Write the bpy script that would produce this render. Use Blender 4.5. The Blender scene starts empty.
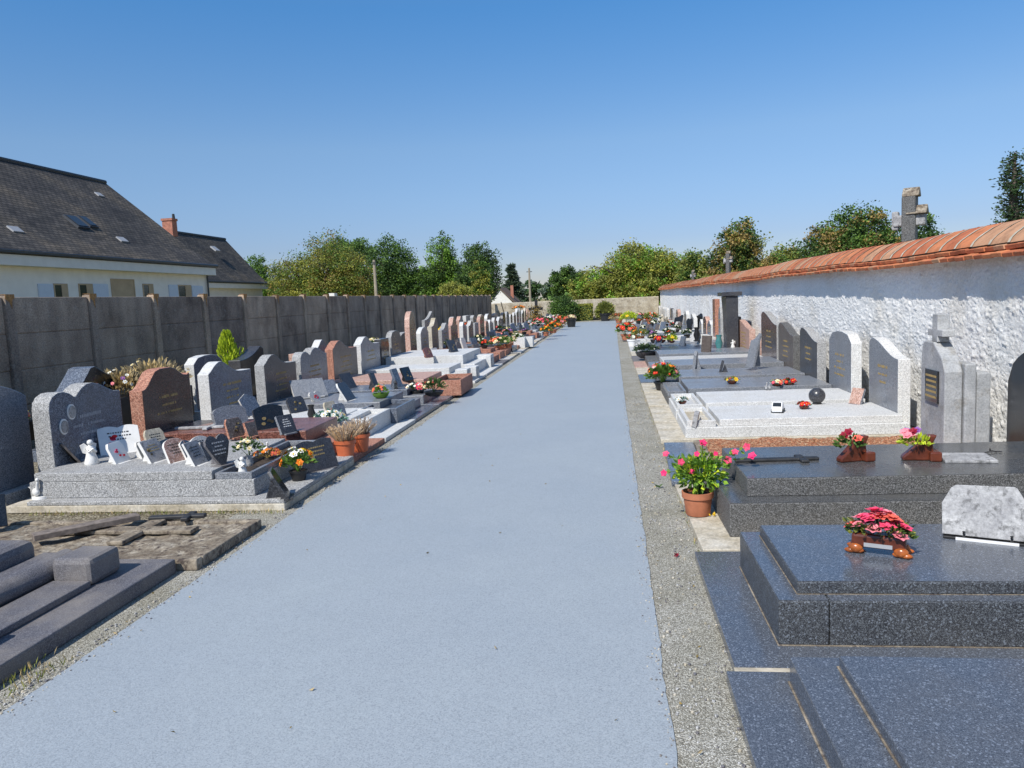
import bpy, bmesh, math, random
from mathutils import Vector, Matrix, noise
random.seed(7)
S = bpy.context.scene
C = S.collection
R = math.radians
PI = math.pi
# ---------------------------------------------------------------- camera
F = 769.0; H = 1.6; ROLL = 0.045; VPX, VPY = 610.0, 295.0
d_ = Vector(((VPX-512)/F, -(VPY-384)/F, -1)).normalized()
q_ = Vector(((VPX+1000-512)/F, -(VPY-1000*ROLL-384)/F, -1))
u_ = q_.cross(d_).normalized()
if u_.y < 0: u_ = -u_
x_ = d_.cross(u_)
W = Matrix((x_, d_, u_))
cam = bpy.data.cameras.new('camera'); cam.sensor_width = 36; cam.lens = F/1024*36
cam.clip_start = 0.05; cam.clip_end = 3000
co = bpy.data.objects.new('camera', cam); C.objects.link(co); S.camera = co
m4 = W.to_4x4(); m4.translation = (0, 0, H); co.matrix_world = m4
def ray(px, py): return W @ Vector(((px-512)/F, -(py-384)/F, -1))
def at(px, py, z=0.0):
    r = ray(px, py); t = (z-H)/r.z; return Vector((r.x*t, r.y*t, z))
def aty(px, py, y):
    r = ray(px, py); t = y/r.y; return Vector((r.x*t, y, H+r.z*t))
def atx(px, py, x):
    r = ray(px, py); t = x/r.x; return Vector((x, r.y*t, H+r.z*t))
# ---------------------------------------------------------------- light
AZ, EL = 28.0, 47.0
wd = bpy.data.worlds.new('World'); S.world = wd; wd.use_nodes = True
nt = wd.node_tree; nt.nodes.clear()
sky = nt.nodes.new('ShaderNodeTexSky'); sky.sky_type = 'NISHITA'; sky.sun_disc = False
sky.sun_elevation = R(EL); sky.sun_rotation = R(180+AZ)
sky.altitude = 100; sky.air_density = 1.0; sky.dust_density = 0.3; sky.ozone_density = 6.0
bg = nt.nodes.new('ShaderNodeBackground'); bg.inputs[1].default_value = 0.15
wo = nt.nodes.new('ShaderNodeOutputWorld')
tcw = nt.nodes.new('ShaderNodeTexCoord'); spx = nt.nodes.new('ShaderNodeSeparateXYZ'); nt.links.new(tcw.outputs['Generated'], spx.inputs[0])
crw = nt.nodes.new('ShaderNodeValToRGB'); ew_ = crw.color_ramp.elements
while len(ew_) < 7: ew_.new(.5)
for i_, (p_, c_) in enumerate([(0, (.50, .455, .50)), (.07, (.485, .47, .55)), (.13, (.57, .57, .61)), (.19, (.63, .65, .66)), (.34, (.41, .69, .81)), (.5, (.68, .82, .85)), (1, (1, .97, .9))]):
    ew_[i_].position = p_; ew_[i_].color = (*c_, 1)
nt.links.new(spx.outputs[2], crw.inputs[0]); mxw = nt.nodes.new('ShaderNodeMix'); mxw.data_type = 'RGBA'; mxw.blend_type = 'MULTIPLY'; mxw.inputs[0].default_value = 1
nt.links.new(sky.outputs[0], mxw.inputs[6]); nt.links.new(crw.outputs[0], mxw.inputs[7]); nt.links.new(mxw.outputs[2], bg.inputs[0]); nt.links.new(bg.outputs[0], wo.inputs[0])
sl = bpy.data.lights.new('sun', 'SUN'); sl.energy = 4.2; sl.angle = R(0.5); sl.color = (1, .955, .88)
so = bpy.data.objects.new('sun', sl); C.objects.link(so)
sd = Vector((-math.sin(R(AZ))*math.cos(R(EL)), -math.cos(R(AZ))*math.cos(R(EL)), math.sin(R(EL))))
so.rotation_euler = sd.to_track_quat('Z', 'Y').to_euler(); so.location = sd*60
S.view_settings.view_transform = 'Standard'; S.view_settings.look = 'None'
S.view_settings.exposure = 0.32; S.view_settings.gamma = 1; S.view_settings.use_curve_mapping = False
S.render.engine = 'CYCLES'
# ---------------------------------------------------------------- materials
M = {}
def newmat(name, rough=.7, spec=.5):
    m = bpy.data.materials.new(name); m.use_nodes = True
    n = m.node_tree; b = n.nodes['Principled BSDF']
    b.inputs['Roughness'].default_value = rough
    b.inputs['Specular IOR Level'].default_value = spec
    M[name] = m
    return m, n, b
def node(n, t, **kw):
    x = n.nodes.new(t)
    for k, v in kw.items():
        if k in x.inputs: x.inputs[k].default_value = v
        else: setattr(x, k, v)
    return x
def rgba(c): return (c[0], c[1], c[2], 1)
def coords(n, world=False):
    if world:
        g = node(n, 'ShaderNodeNewGeometry'); return g.outputs['Position']
    t = node(n, 'ShaderNodeTexCoord'); return t.outputs['Object']
def ramp(n, src, stops, interp='LINEAR'):
    r = node(n, 'ShaderNodeValToRGB'); e = r.color_ramp.elements; r.color_ramp.interpolation = interp
    while len(e) < len(stops): e.new(.5)
    for i, (p, c) in enumerate(stops):
        e[i].position = p; e[i].color = rgba(c) if len(c) == 3 else c
    n.links.new(src, r.inputs[0]); return r.outputs[0]
def mix(n, a, b, fac, blend='MIX'):
    x = node(n, 'ShaderNodeMix', data_type='RGBA', blend_type=blend)
    for i, v in ((6, a), (7, b)):
        if hasattr(v, 'links') or hasattr(v, 'is_linked'): n.links.new(v, x.inputs[i])
        else: x.inputs[i].default_value = rgba(v)
    if hasattr(fac, 'is_linked'): n.links.new(fac, x.inputs[0])
    else: x.inputs[0].default_value = fac
    return x.outputs[2]
def vor(n, co_, scale, feature='F1'):
    v = node(n, 'ShaderNodeTexVoronoi', Scale=scale); v.feature = feature; n.links.new(co_, v.inputs['Vector']); return v
def noi(n, co_, scale, detail=4, rough=.55):
    v = node(n, 'ShaderNodeTexNoise', Scale=scale, Detail=detail, Roughness=rough); n.links.new(co_, v.inputs['Vector']); return v.outputs[0]
def bump(n, b, h, strength, dist):
    x = node(n, 'ShaderNodeBump', Strength=strength, Distance=dist); n.links.new(h, x.inputs['Height']); n.links.new(x.outputs[0], b.inputs['Normal'])
def sep(n, c):
    s = node(n, 'ShaderNodeSeparateColor'); n.links.new(c, s.inputs[0]); return s
def scl(c, k): return tuple(v*k for v in c)
def granite(name, dark, mid, light, scale=140, rough=.2, dirt=.25, flakes=None, world=False, bmp=0, dirtcol=(.16, .14, .11)):
    m, n, b = newmat(name, rough)
    c = coords(n, world)
    v = vor(n, c, scale); s = sep(n, v.outputs['Color'])
    col = ramp(n, s.outputs[0], [(0, dark), (.25, dark), (.45, mid), (.7, mid), (.85, light), (1, light)])
    big = noi(n, c, 3.0, 5)
    f = ramp(n, big, [(.42, (0, 0, 0)), (.75, (dirt,)*3)])
    fs = sep(n, f)
    col = mix(n, col, dirtcol, fs.outputs[0])
    if flakes:
        v2 = vor(n, c, scale*.45); s2 = sep(n, v2.outputs['Color'])
        k = ramp(n, s2.outputs[1], [(.87, (0, 0, 0)), (.96, (1, 1, 1))])
        k2 = sep(n, k)
        col = mix(n, col, flakes, k2.outputs[0])
    n.links.new(col, b.inputs['Base Color'])
    rr = node(n, 'ShaderNodeMapRange'); rr.inputs[1].default_value = .35; rr.inputs[2].default_value = .75
    rr.inputs[3].default_value = rough; rr.inputs[4].default_value = min(1, rough+.18)
    n.links.new(big, rr.inputs[0]); n.links.new(rr.outputs[0], b.inputs['Roughness'])
    if bmp: bump(n, b, s.outputs[0], bmp, .004)
    return m
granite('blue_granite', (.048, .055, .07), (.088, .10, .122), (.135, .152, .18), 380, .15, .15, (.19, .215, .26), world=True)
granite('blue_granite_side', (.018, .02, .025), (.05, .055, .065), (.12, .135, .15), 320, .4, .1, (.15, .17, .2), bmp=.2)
granite('dark_granite', (.035, .037, .04), (.075, .078, .082), (.14, .145, .15), 240, .18, .3, world=True)
granite('dark_granite_side', (.03, .03, .03), (.10, .10, .098), (.2, .2, .2), 220, .6, .2, bmp=.2)
granite('black_granite', (.008, .009, .011), (.012, .013, .016), (.02, .022, .026), 120, .1, .1)
granite('charcoal_granite', (.02, .021, .026), (.04, .042, .05), (.075, .078, .09), 140, .25, .2)
granite('grey_granite', (.10, .11, .13), (.2, .215, .24), (.34, .35, .37), 200, .25, .3)
granite('grey_granite_side', (.16, .16, .16), (.34, .34, .34), (.55, .55, .54), 200, .75, .3, bmp=.4)
granite('bluegrey_granite', (.05, .06, .08), (.11, .13, .17), (.2, .23, .28), 130, .2, .3)
granite('pale_granite', (.36, .355, .34), (.56, .55, .53), (.66, .65, .63), 180, .45, .35, dirtcol=(.3, .27, .2), bmp=.2)
granite('white_granite', (.42, .42, .41), (.62, .62, .61), (.72, .72, .70), 170, .5, .3, dirtcol=(.33, .3, .25), bmp=.2)
granite('red_granite', (.07, .025, .02), (.2, .075, .055), (.3, .14, .11), 130, .25, .2)
granite('red_granite_side', (.2, .08, .05), (.4, .17, .11), (.5, .27, .19), 110, .7, .2, bmp=.3)
granite('maroon_granite', (.03, .016, .014), (.065, .032, .028), (.12, .06, .05), 140, .16, .2)
granite('pink_granite', (.3, .17, .13), (.5, .3, .23), (.62, .45, .38), 110, .5, .2, bmp=.2)
granite('brown_granite', (.05, .04, .035), (.11, .085, .075), (.2, .17, .15), 130, .3, .3)
granite('weathered_granite', (.07, .068, .078), (.12, .117, .13), (.2, .195, .21), 260, .6, .95, dirtcol=(.24, .215, .19), bmp=.5)
def rstone(name, c1, c2, c3, sc=6, fine=45, patch=(.1, .09, .08), pamt=.6, bmp_=.6, world=False):
    m, n, b = newmat(name, .92, .25); c = coords(n, world)
    f = noi(n, c, sc, 9, .68); g = noi(n, c, fine, 5, .7); h = noi(n, c, sc*2.3, 7, .7)
    col = ramp(n, f, [(.32, c1), (.5, c2), (.66, c3)])
    k = sep(n, ramp(n, h, [(.52, (0, 0, 0)), (.64, (pamt,)*3)])); col = mix(n, col, patch, k.outputs[0])
    col = mix(n, col, ramp(n, g, [(.35, (.68, .68, .68)), (.6, (1.12, 1.12, 1.12))]), .8, 'MULTIPLY')
    n.links.new(col, b.inputs['Base Color']); bump(n, b, g, bmp_, .01)
rstone('cream_stone', (.34, .29, .2), (.5, .45, .36), (.6, .56, .48), 4, 50, (.24, .22, .18), .5)
rstone('old_stone', (.13, .10, .075), (.25, .21, .16), (.42, .36, .28), 8, 45, (.06, .045, .042), .9, .9)
rstone('mossy_stone', (.12, .09, .065), (.24, .2, .15), (.46, .41, .33), 11, 40, (.05, .035, .035), .95, 1)
rstone('lichen_stone', (.2, .18, .14), (.38, .36, .32), (.5, .48, .43), 5, 50, (.28, .17, .05), .6)
rstone('grey_marble', (.24, .24, .25), (.36, .36, .365), (.5, .5, .5), 9, 60, (.12, .12, .12), .8, .2)
rstone('pale_weathered', (.26, .27, .28), (.38, .39, .4), (.5, .5, .49), 3, 60, (.2, .17, .12), .4, .3)
rstone('stone_masonry', (.3, .25, .18), (.42, .37, .28), (.52, .47, .38), 2, 14, (.2, .17, .13), .6)
def plain(name, col, rough=.6, var=.25, scale=8, spec=.5, metal=0, world=False, bmp=0, detail=5):
    m, n, b = newmat(name, rough, spec)
    c = coords(n, world); f = noi(n, c, scale, detail)
    r = ramp(n, f, [(.3, scl(col, 1-var)), (.7, tuple(min(1, v*(1+var)) for v in col))])
    n.links.new(r, b.inputs['Base Color']); b.inputs['Metallic'].default_value = metal
    if bmp: bump(n, b, f, bmp, .01)
    return m
plain('white_ceramic', (.72, .71, .68), .3, .08)
plain('white_plastic', (.75, .75, .75), .4, .05)
plain('black_plastic', (.015, .015, .016), .4, .3)
plain('terracotta', (.42, .15, .075), .8, .18, 14, bmp=.1)
plain('orange_plastic', (.5, .12, .045), .5, .12, 14)
plain('soil', (.05, .035, .025), .95, .5, 60, bmp=.8)
plain('gold', (.42, .30, .12), .45, .2, 20, metal=.3)
plain('grey_paint', (.33, .34, .36), .5, .1)
plain('bronze', (.12, .09, .05), .4, .4, 20, metal=.7)
plain('iron', (.04, .04, .042), .55, .3, 20, metal=.4)
plain('weathered_wood', (.17, .14, .12), .85, .4, 22, bmp=.4)
plain('brown_ceramic', (.11, .028, .014), .22, .4, 18)
plain('amber_ceramic', (.33, .09, .02), .25, .5, 26)
plain('dark_glass', (.02, .025, .03), .08, .2)
plain('photo_sepia', (.3, .29, .28), .2, .5, 30)
plain('teal_glass', (.06, .2, .2), .1, .2)
for nm, c in dict(pet_red=(.6, .015, .02), pet_pink=(.75, .07, .16), pet_hotpink=(.7, .03, .14), pet_rose=(.8, .25, .3), pet_white=(.78, .78, .72), pet_orange=(.8, .22, .02), pet_yellow=(.75, .5, .03), pet_coral=(.72, .13, .09), pet_purple=(.25, .1, .35), pet_darkred=(.25, .01, .03), pet_cream=(.7, .62, .4)).items():
    plain(nm, c, .6, .2, 40, .25)
def leafmat(name, c, var=.4, scale=1.0, tr=.25, world=True):
    m, n, b = newmat(name, .55, .3)
    c = tuple(v*1.4 for v in c); g = coords(n, world); f = noi(n, g, scale, 3)
    i = node(n, 'ShaderNodeNewGeometry')
    mx = node(n, 'ShaderNodeMath', operation='ADD'); mm = node(n, 'ShaderNodeMath', operation='MULTIPLY'); mm.inputs[1].default_value = .5
    n.links.new(i.outputs['Random Per Island'], mm.inputs[0]); n.links.new(mm.outputs[0], mx.inputs[0]); n.links.new(f, mx.inputs[1])
    r = ramp(n, mx.outputs[0], [(.4, scl(c, 1-var)), (.75, c), (1.0, (min(1, c[0]*(1+var*1.3)), min(1, c[1]*(1+var)), c[2]))])
    n.links.new(r, b.inputs['Base Color'])
    t = node(n, 'ShaderNodeBsdfTranslucent'); n.links.new(r, t.inputs[0])
    ms = node(n, 'ShaderNodeMixShader'); ms.inputs[0].default_value = tr
    o = n.nodes['Material Output']
    n.links.new(b.outputs[0], ms.inputs[1]); n.links.new(t.outputs[0], ms.inputs[2]); n.links.new(ms.outputs[0], o.inputs[0])
    return m
leafmat('leaf_green', (.075, .14, .03)); leafmat('leaf_dark', (.035, .07, .022)); leafmat('leaf_mid', (.085, .15, .035))
leafmat('leaf_olive', (.15, .17, .04)); leafmat('leaf_yellow', (.2, .21, .045)); leafmat('leaf_brown', (.2, .15, .055))
leafmat('leaf_bright', (.13, .24, .035)); leafmat('leaf_lime', (.3, .38, .03)); leafmat('leaf_conifer', (.04, .065, .035))
leafmat('leaf_heather', (.36, .28, .22), .5); leafmat('leaf_dry', (.3, .24, .14), .4); leafmat('leaf_blue', (.1, .22, .18)); leafmat('leaf_far', (.07, .10, .07))
plain('bark', (.09, .07, .055), .9, .4, 6, bmp=.6, world=True)
# path surface
m, n, b = newmat('path_resin', .5, .5); c = coords(n, True)
v = vor(n, c, 230); s = sep(n, v.outputs['Color'])
col = ramp(n, s.outputs[0], [(0, (.23, .255, .278)), (.3, (.30, .333, .36)), (.7, (.33, .368, .395)), (1, (.375, .41, .435))])
big = noi(n, c, .9, 6); col2 = ramp(n, big, [(.32, (.95, .96, .975)), (.5, (.99, .99, .995)), (.7, (1.03, 1.03, 1.02))]); big2 = noi(n, c, 4.5, 7, .7); col2 = mix(n, col2, ramp(n, big2, [(.3, (.97, .97, .97)), (.62, (1.01, 1.01, 1.01))]), 1.0, 'MULTIPLY'); edn = node(n, 'ShaderNodeSeparateXYZ'); n.links.new(c, edn.inputs[0])
col = mix(n, col, col2, 1.0, 'MULTIPLY')
v3 = vor(n, c, 9); k = sep(n, v3.outputs['Color']); dd = ramp(n, v3.outputs['Distance'], [(.012, (1, 1, 1)), (.03, (0, 0, 0))]); kk = sep(n, dd)
g2 = node(n, 'ShaderNodeMath', operation='GREATER_THAN'); g2.inputs[1].default_value = .8; n.links.new(k.outputs[0], g2.inputs[0])
g3 = node(n, 'ShaderNodeMath', operation='MULTIPLY'); n.links.new(g2.outputs[0], g3.inputs[0]); n.links.new(kk.outputs[0], g3.inputs[1])
col = mix(n, col, (.08, .07, .04), g3.outputs[0]); n.links.new(col, b.inputs['Base Color']); bump(n, b, s.outputs[0], .35, .003)
# gravel
def gravel(name, cs, scale, bs=.8):
    m, n, b = newmat(name, .9, .3); c = coords(n, True)
    v = vor(n, c, scale); s = sep(n, v.outputs['Color'])
    col = ramp(n, s.outputs[0], [(0, cs[0]), (.35, cs[1]), (.75, cs[2]), (1, cs[3])])
    ed = ramp(n, v.outputs['Distance'], [(.35, (1, 1, 1)), (.7, (.45, .43, .4))])
    col = mix(n, col, ed, 1.0, 'MULTIPLY')
    big = noi(n, c, 2.2, 5); col2 = ramp(n, big, [(.35, (.72, .7, .62)), (.65, (1, 1, 1))]); col = mix(n, col, col2, .8, 'MULTIPLY')
    n.links.new(col, b.inputs['Base Color'])
    iv = node(n, 'ShaderNodeMath', operation='SUBTRACT'); iv.inputs[0].default_value = 1; n.links.new(v.outputs['Distance'], iv.inputs[1])
    bump(n, b, iv.outputs[0], bs, .008)
gravel('gravel', [(.26, .25, .22), (.40, .39, .34), (.52, .505, .45), (.78, .77, .71)], 185, .6)
gravel('earth_gravel', [(.12, .1, .07), (.24, .21, .15), (.34, .31, .24), (.5, .46, .38)], 60)
gravel('pink_gravel', [(.28, .1, .05), (.46, .19, .1), (.56, .28, .16), (.68, .5, .34)], 70)
m, n, b = newmat('field', .95, .2); c = coords(n, True)
col = ramp(n, noi(n, c, .05, 6), [(.4, (.13, .14, .05)), (.55, (.3, .25, .12)), (.7, (.4, .33, .17))]); n.links.new(col, b.inputs['Base Color'])
# concrete wall
m, n, b = newmat('old_concrete', .9, .3); c = coords(n, True)
f1 = noi(n, c, 1.4, 8, .65); f2 = noi(n, c, 55, 3, .7)
col = ramp(n, f1, [(.3, (.21, .16, .12)), (.5, (.37, .295, .225)), (.7, (.46, .375, .29))])
c2 = ramp(n, f2, [(.35, (.5, .5, .5)), (.6, (1.15, 1.15, 1.15))]); col = mix(n, col, c2, .8, 'MULTIPLY')
oi = node(n, 'ShaderNodeObjectInfo'); col = mix(n, col, ramp(n, oi.outputs['Random'], [(0, (.78, .79, .82)), (1, (1.3, 1.26, 1.2))]), 1.0, 'MULTIPLY')
mp = node(n, 'ShaderNodeMapping'); mp.inputs['Scale'].default_value = (2.2, 2.2, .7); n.links.new(c, mp.inputs[0]); f3 = noi(n, mp.outputs[0], 1.2, 5, .6); col = mix(n, col, ramp(n, f3, [(.38, (.68, .66, .66)), (.6, (1.18, 1.14, 1.1))]), .7, 'MULTIPLY')
v = vor(n, c, 30); s = sep(n, v.outputs['Color']); k = sep(n, ramp(n, s.outputs[0], [(.9, (0, 0, 0)), (1, (.5, .5, .5))])); col = mix(n, col, (.32, .3, .26), k.outputs[0])
n.links.new(col, b.inputs['Base Color']); bump(n, b, f2, .5, .01)
plain('orange_lichen', (.38, .2, .07), .9, .5, 30, bmp=.3)
# white render
m, n, b = newmat('roughcast', .9, .2); c = coords(n, True)
f1 = noi(n, c, 1.1, 6); f2 = noi(n, c, 40, 5, .7)
col = ramp(n, f1, [(.3, (.76, .73, .67)), (.45, (.86, .85, .82)), (.8, (.9, .895, .87))])
c2 = ramp(n, f2, [(.32, (.72, .7, .66)), (.5, (1, 1, 1))]); col = mix(n, col, c2, .6, 'MULTIPLY')
n.links.new(col, b.inputs['Base Color']); bump(n, b, f2, .7, .02)
m, n, b = newmat('mortar', .95, .2); c = coords(n, True); f1 = noi(n, c, 12, 6)
n.links.new(ramp(n, f1, [(.3, (.3, .26, .2)), (.5, (.46, .41, .32)), (.7, (.6, .54, .44))]), b.inputs['Base Color']); bump(n, b, f1, .6, .02)
for nm, tw in (('tile_red', (.44, .14, .065)), ('tile_orange', (.52, .19, .085)), ('tile_pale', (.48, .26, .15))):
    m, n, b = newmat(nm, .85, .25); c = coords(n, True); f1 = noi(n, c, 7, 7, .65); f2 = noi(n, c, 30, 4, .7)
    col = ramp(n, f1, [(.3, scl(tw, .6)), (.5, tw), (.68, tuple(min(1, v*1.2) for v in tw))])
    k = sep(n, ramp(n, f2, [(.6, (0, 0, 0)), (.72, (.55, .55, .55))])); col = mix(n, col, (.33, .3, .2), k.outputs[0])
    n.links.new(col, b.inputs['Base Color']); bump(n, b, f2, .3, .01)
# roof tiles (small flat slates)
m, n, b = newmat('slate_tiles', .8, .35); tc = node(n, 'ShaderNodeTexCoord')
br = node(n, 'ShaderNodeTexBrick', Scale=1.0); br.inputs['Brick Width'].default_value = .30; br.inputs['Row Height'].default_value = .19
br.inputs['Mortar Size'].default_value = .02; br.inputs['Color1'].default_value = (.06, .056, .053, 1); br.inputs['Color2'].default_value = (.115, .103, .093, 1); br.inputs['Mortar'].default_value = (.018, .018, .018, 1)
n.links.new(tc.outputs['UV'], br.inputs['Vector'])
f = noi(n, tc.outputs['Object'], .35, 7, .6); f2 = noi(n, tc.outputs['UV'], 2.5, 4)
col = mix(n, br.outputs[0], ramp(n, f, [(.35, (.6, .6, .62)), (.5, (.95, .93, .9)), (.68, (1.5, 1.35, 1.1))]), 1.0, 'MULTIPLY')
col = mix(n, col, ramp(n, f2, [(.4, (.8, .8, .8)), (.6, (1.1, 1.1, 1.1))]), 1.0, 'MULTIPLY')
n.links.new(col, b.inputs['Base Color']); bump(n, b, br.outputs['Fac'], -.4, .03)
plain('cream_render', (.78, .75, .70), .9, .06, 2); plain('white_render', (.68, .67, .64), .9, .06, 2)
plain('shutter_white', (.55, .62, .72), .6, .04); plain('house_glass', (.03, .035, .04), .1, .3, 3); plain('gutter_grey', (.05, .055, .065), .5, .1)
plain('beige_reveal', (.45, .34, .22), .9, .1, 3); plain('brick_red', (.36, .15, .10), .9, .3, 6); plain('pole_wood', (.3, .26, .2), .9, .2, 5)
plain('brown_roof', (.13, .09, .07), .9, .3, 3)
# ---------------------------------------------------------------- builders
class MB:
    def __init__(s): s.v = []; s.f = []; s.m = []
    def add(s, vs, fs, mi=0, M_=None):
        o = len(s.v)
        for p in vs:
            p = Vector(p)
            if M_ is not None: p = M_ @ p
            s.v.append(p)
        for f in fs: s.f.append(tuple(o+i for i in f)); s.m.append(mi)
        return s
    def box(s, x0, x1, y0, y1, z0, z1, mi=0, M_=None):
        x0, x1 = min(x0, x1), max(x0, x1); y0, y1 = min(y0, y1), max(y0, y1)
        return s.add([(x0, y0, z0), (x1, y0, z0), (x1, y1, z0), (x0, y1, z0), (x0, y0, z1), (x1, y0, z1), (x1, y1, z1), (x0, y1, z1)],
              [(0, 3, 2, 1), (4, 5, 6, 7), (0, 1, 5, 4), (1, 2, 6, 5), (2, 3, 7, 6), (3, 0, 4, 7)], mi, M_)
    def prism(s, prof, x0, x1, mif=0, mis=0, M_=None):
        # prof: list (y,z) counter-clockwise seen from +x ; extruded x0..x1
        n_ = len(prof)
        a = sum(prof[i][0]*prof[(i+1) % n_][1]-prof[(i+1) % n_][0]*prof[i][1] for i in range(n_))
        if a < 0: prof = prof[::-1]
        vs = [(x0, y, z) for y, z in prof]+[(x1, y, z) for y, z in prof]
        s.add(vs, [tuple(range(n_, 2*n_)), tuple(range(n_-1, -1, -1))], mif, M_)
        o = len(s.v)-2*n_
        for i in range(n_):
            j = (i+1) % n_
            s.f.append((o+i, o+j, o+n_+j, o+n_+i)); s.m.append(mis)
        return s
    def lathe(s, prof, seg=16, mi=0, M_=None, cx=0, cy=0):
        vs = []; fs = []
        for r, z in prof:
            for k in range(seg):
                a = 2*PI*k/seg; vs.append((cx+r*math.cos(a), cy+r*math.sin(a), z))
        for i in range(len(prof)-1):
            for k in range(seg):
                k2 = (k+1) % seg
                fs.append((i*seg+k, i*seg+k2, (i+1)*seg+k2, (i+1)*seg+k))
        fs.append(tuple(range(seg-1, -1, -1))); fs.append(tuple((len(prof)-1)*seg+k for k in range(seg)))
        return s.add(vs, fs, mi, M_)
    def tube(s, pts, rs, seg=8, mi=0):
        pts = [Vector(p) for p in pts]
        if not hasattr(rs, '__len__'): rs = [rs]*len(pts)
        vs = []; fs = []
        for i, p in enumerate(pts):
            t = (pts[min(i+1, len(pts)-1)]-pts[max(i-1, 0)])
            if t.length < 1e-6: t = Vector((0, 0, 1))
            t.normalize(); a = t.orthogonal().normalized()
            if i and abs(t.z) < .99: a = t.cross(Vector((0, 0, 1))).normalized()
            elif abs(t.z) >= .99: a = Vector((1, 0, 0))-t*t.x; a.normalize()
            b2 = t.cross(a)
            for k in range(seg):
                an = 2*PI*k/seg; vs.append(p+(a*math.cos(an)+b2*math.sin(an))*rs[i])
        for i in range(len(pts)-1):
            for k in range(seg):
                k2 = (k+1) % seg; fs.append((i*seg+k, i*seg+k2, (i+1)*seg+k2, (i+1)*seg+k))
        fs.append(tuple(range(seg-1, -1, -1))); fs.append(tuple((len(pts)-1)*seg+k for k in range(seg)))
        return s.add(vs, fs, mi)
    def ball(s, c, r, seg=10, mi=0, sc=(1, 1, 1)):
        n_ = seg//2+1; prof = [(max(.0005, r*math.sin(PI*i/n_)), -r*math.cos(PI*i/n_)) for i in range(n_+1)]
        return s.lathe(prof, seg, mi, Matrix.Translation(Vector(c)) @ Matrix.Diagonal((sc[0], sc[1], sc[2], 1)))
    def build(s, name, mats, parent=None, loc=None, rz=0, bevel=0, smooth=False, uv=None):
        me = bpy.data.meshes.new(name); me.from_pydata([tuple(p) for p in s.v], [], s.f)
        if not isinstance(mats, (list, tuple)): mats = [mats]
        for x in mats: me.materials.append(M[x])
        for p, i in zip(me.polygons, s.m):
            p.material_index = min(i, len(mats)-1); p.use_smooth = smooth
        if uv:
            u = me.uv_layers.new(name='UVMap')
            for p in me.polygons:
                for li in p.loop_indices:
                    u.data[li].uv = uv(me.vertices[me.loops[li].vertex_index].co, p)
        me.validate(); me.update()
        o = bpy.data.objects.new(name, me); C.objects.link(o)
        if parent: o.parent = parent
        if loc is not None: o.location = loc
        o.rotation_euler.z = rz
        if bevel:
            bm = o.modifiers.new('bevel', 'BEVEL'); bm.width = bevel; bm.segments = 2; bm.limit_method = 'ANGLE'; bm.angle_limit = R(40)
            bm.harden_normals = False
        if smooth and not bevel:
            try: me.set_sharp_from_angle(angle=R(50))
            except Exception: pass
        return o
USED = {}
def tag(o, label=None, cat=None, group=None, kind=None):
    if label: o['label'] = label; USED[label] = USED.get(label, 0)+1
    if cat: o['category'] = cat
    if group: o['group'] = group
    if kind: o['kind'] = kind
    return o
def thing(name, label, cat, loc, rz=0, group=None):
    o = bpy.data.objects.new(name, None); C.objects.link(o); o.location = loc; o.rotation_euler.z = rz; o.empty_display_size = .2
    return tag(o, label, cat, group)
U = random.uniform
def rv(): 
    while 1:
        v_ = Vector((U(-1, 1), U(-1, 1), U(-1, 1)))
        if .05 < v_.length < 1: return v_.normalized()
def leaf(mb, p, d, l, w, mi=0, fold=.2):
    d = d.normalized(); sd_ = d.cross(rv()); 
    if sd_.length < .1: sd_ = d.orthogonal()
    sd_.normalize(); up = d.cross(sd_)
    mb.add([p, p+d*l*.5+sd_*w*.5+up*w*fold, p+d*l, p+d*l*.5-sd_*w*.5+up*w*fold], [(0, 1, 2), (0, 2, 3)], mi)
def bloom(mb, p, r, d=None, petals=6, mi=0, ci=None, rings=2):
    d = (d or Vector((0, 0, 1))).normalized(); a = d.orthogonal().normalized(); b2 = d.cross(a)
    for q in range(rings):
        rr = r*(1-.42*q); lift = .25+.5*q; off = U(0, 6)
        for k in range(petals):
            an = off+2*PI*k/petals; e = a*math.cos(an)+b2*math.sin(an); t = d.cross(e)
            mb.add([p+d*r*.08*q, p+e*rr*.6+t*rr*.42+d*rr*lift*.8, p+e*rr+d*rr*(lift*.7+U(-.15, .15)), p+e*rr*.6-t*rr*.42+d*rr*lift*.8], [(0, 1, 2, 3)], mi)
    if ci is not None: mb.ball(p+d*r*.2, r*.22, 6, ci)
# ---------------------------------------------------------------- SETTING
def sheet(name, x0, x1, y0, y1, z, mat, nx=1, ny=1, jag=0):
    mb = MB(); vs = []
    for j in range(ny+1):
        for i in range(nx+1):
            x = x0+(x1-x0)*i/nx; y = y0+(y1-y0)*j/ny
            if jag and i in (0, nx): x += noise.noise(Vector((x*3, y*2.2, 0)))*jag
            vs.append((x, y, z))
    fs = [(j*(nx+1)+i, j*(nx+1)+i+1, (j+1)*(nx+1)+i+1, (j+1)*(nx+1)+i) for j in range(ny) for i in range(nx)]
    mb.add(vs, fs); o = mb.build(name, mat); tag(o, kind='structure'); return o
sheet('ground', -900, 900, -60, 1800, -.02, 'field')
sheet('cemetery_ground', -8.0, 3.5, -6, 51.9, -.004, 'earth_gravel')
sheet('gravel_strip', -3.0, .62, -6, 50.5, .0, 'gravel', 2, 300, .02)
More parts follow.
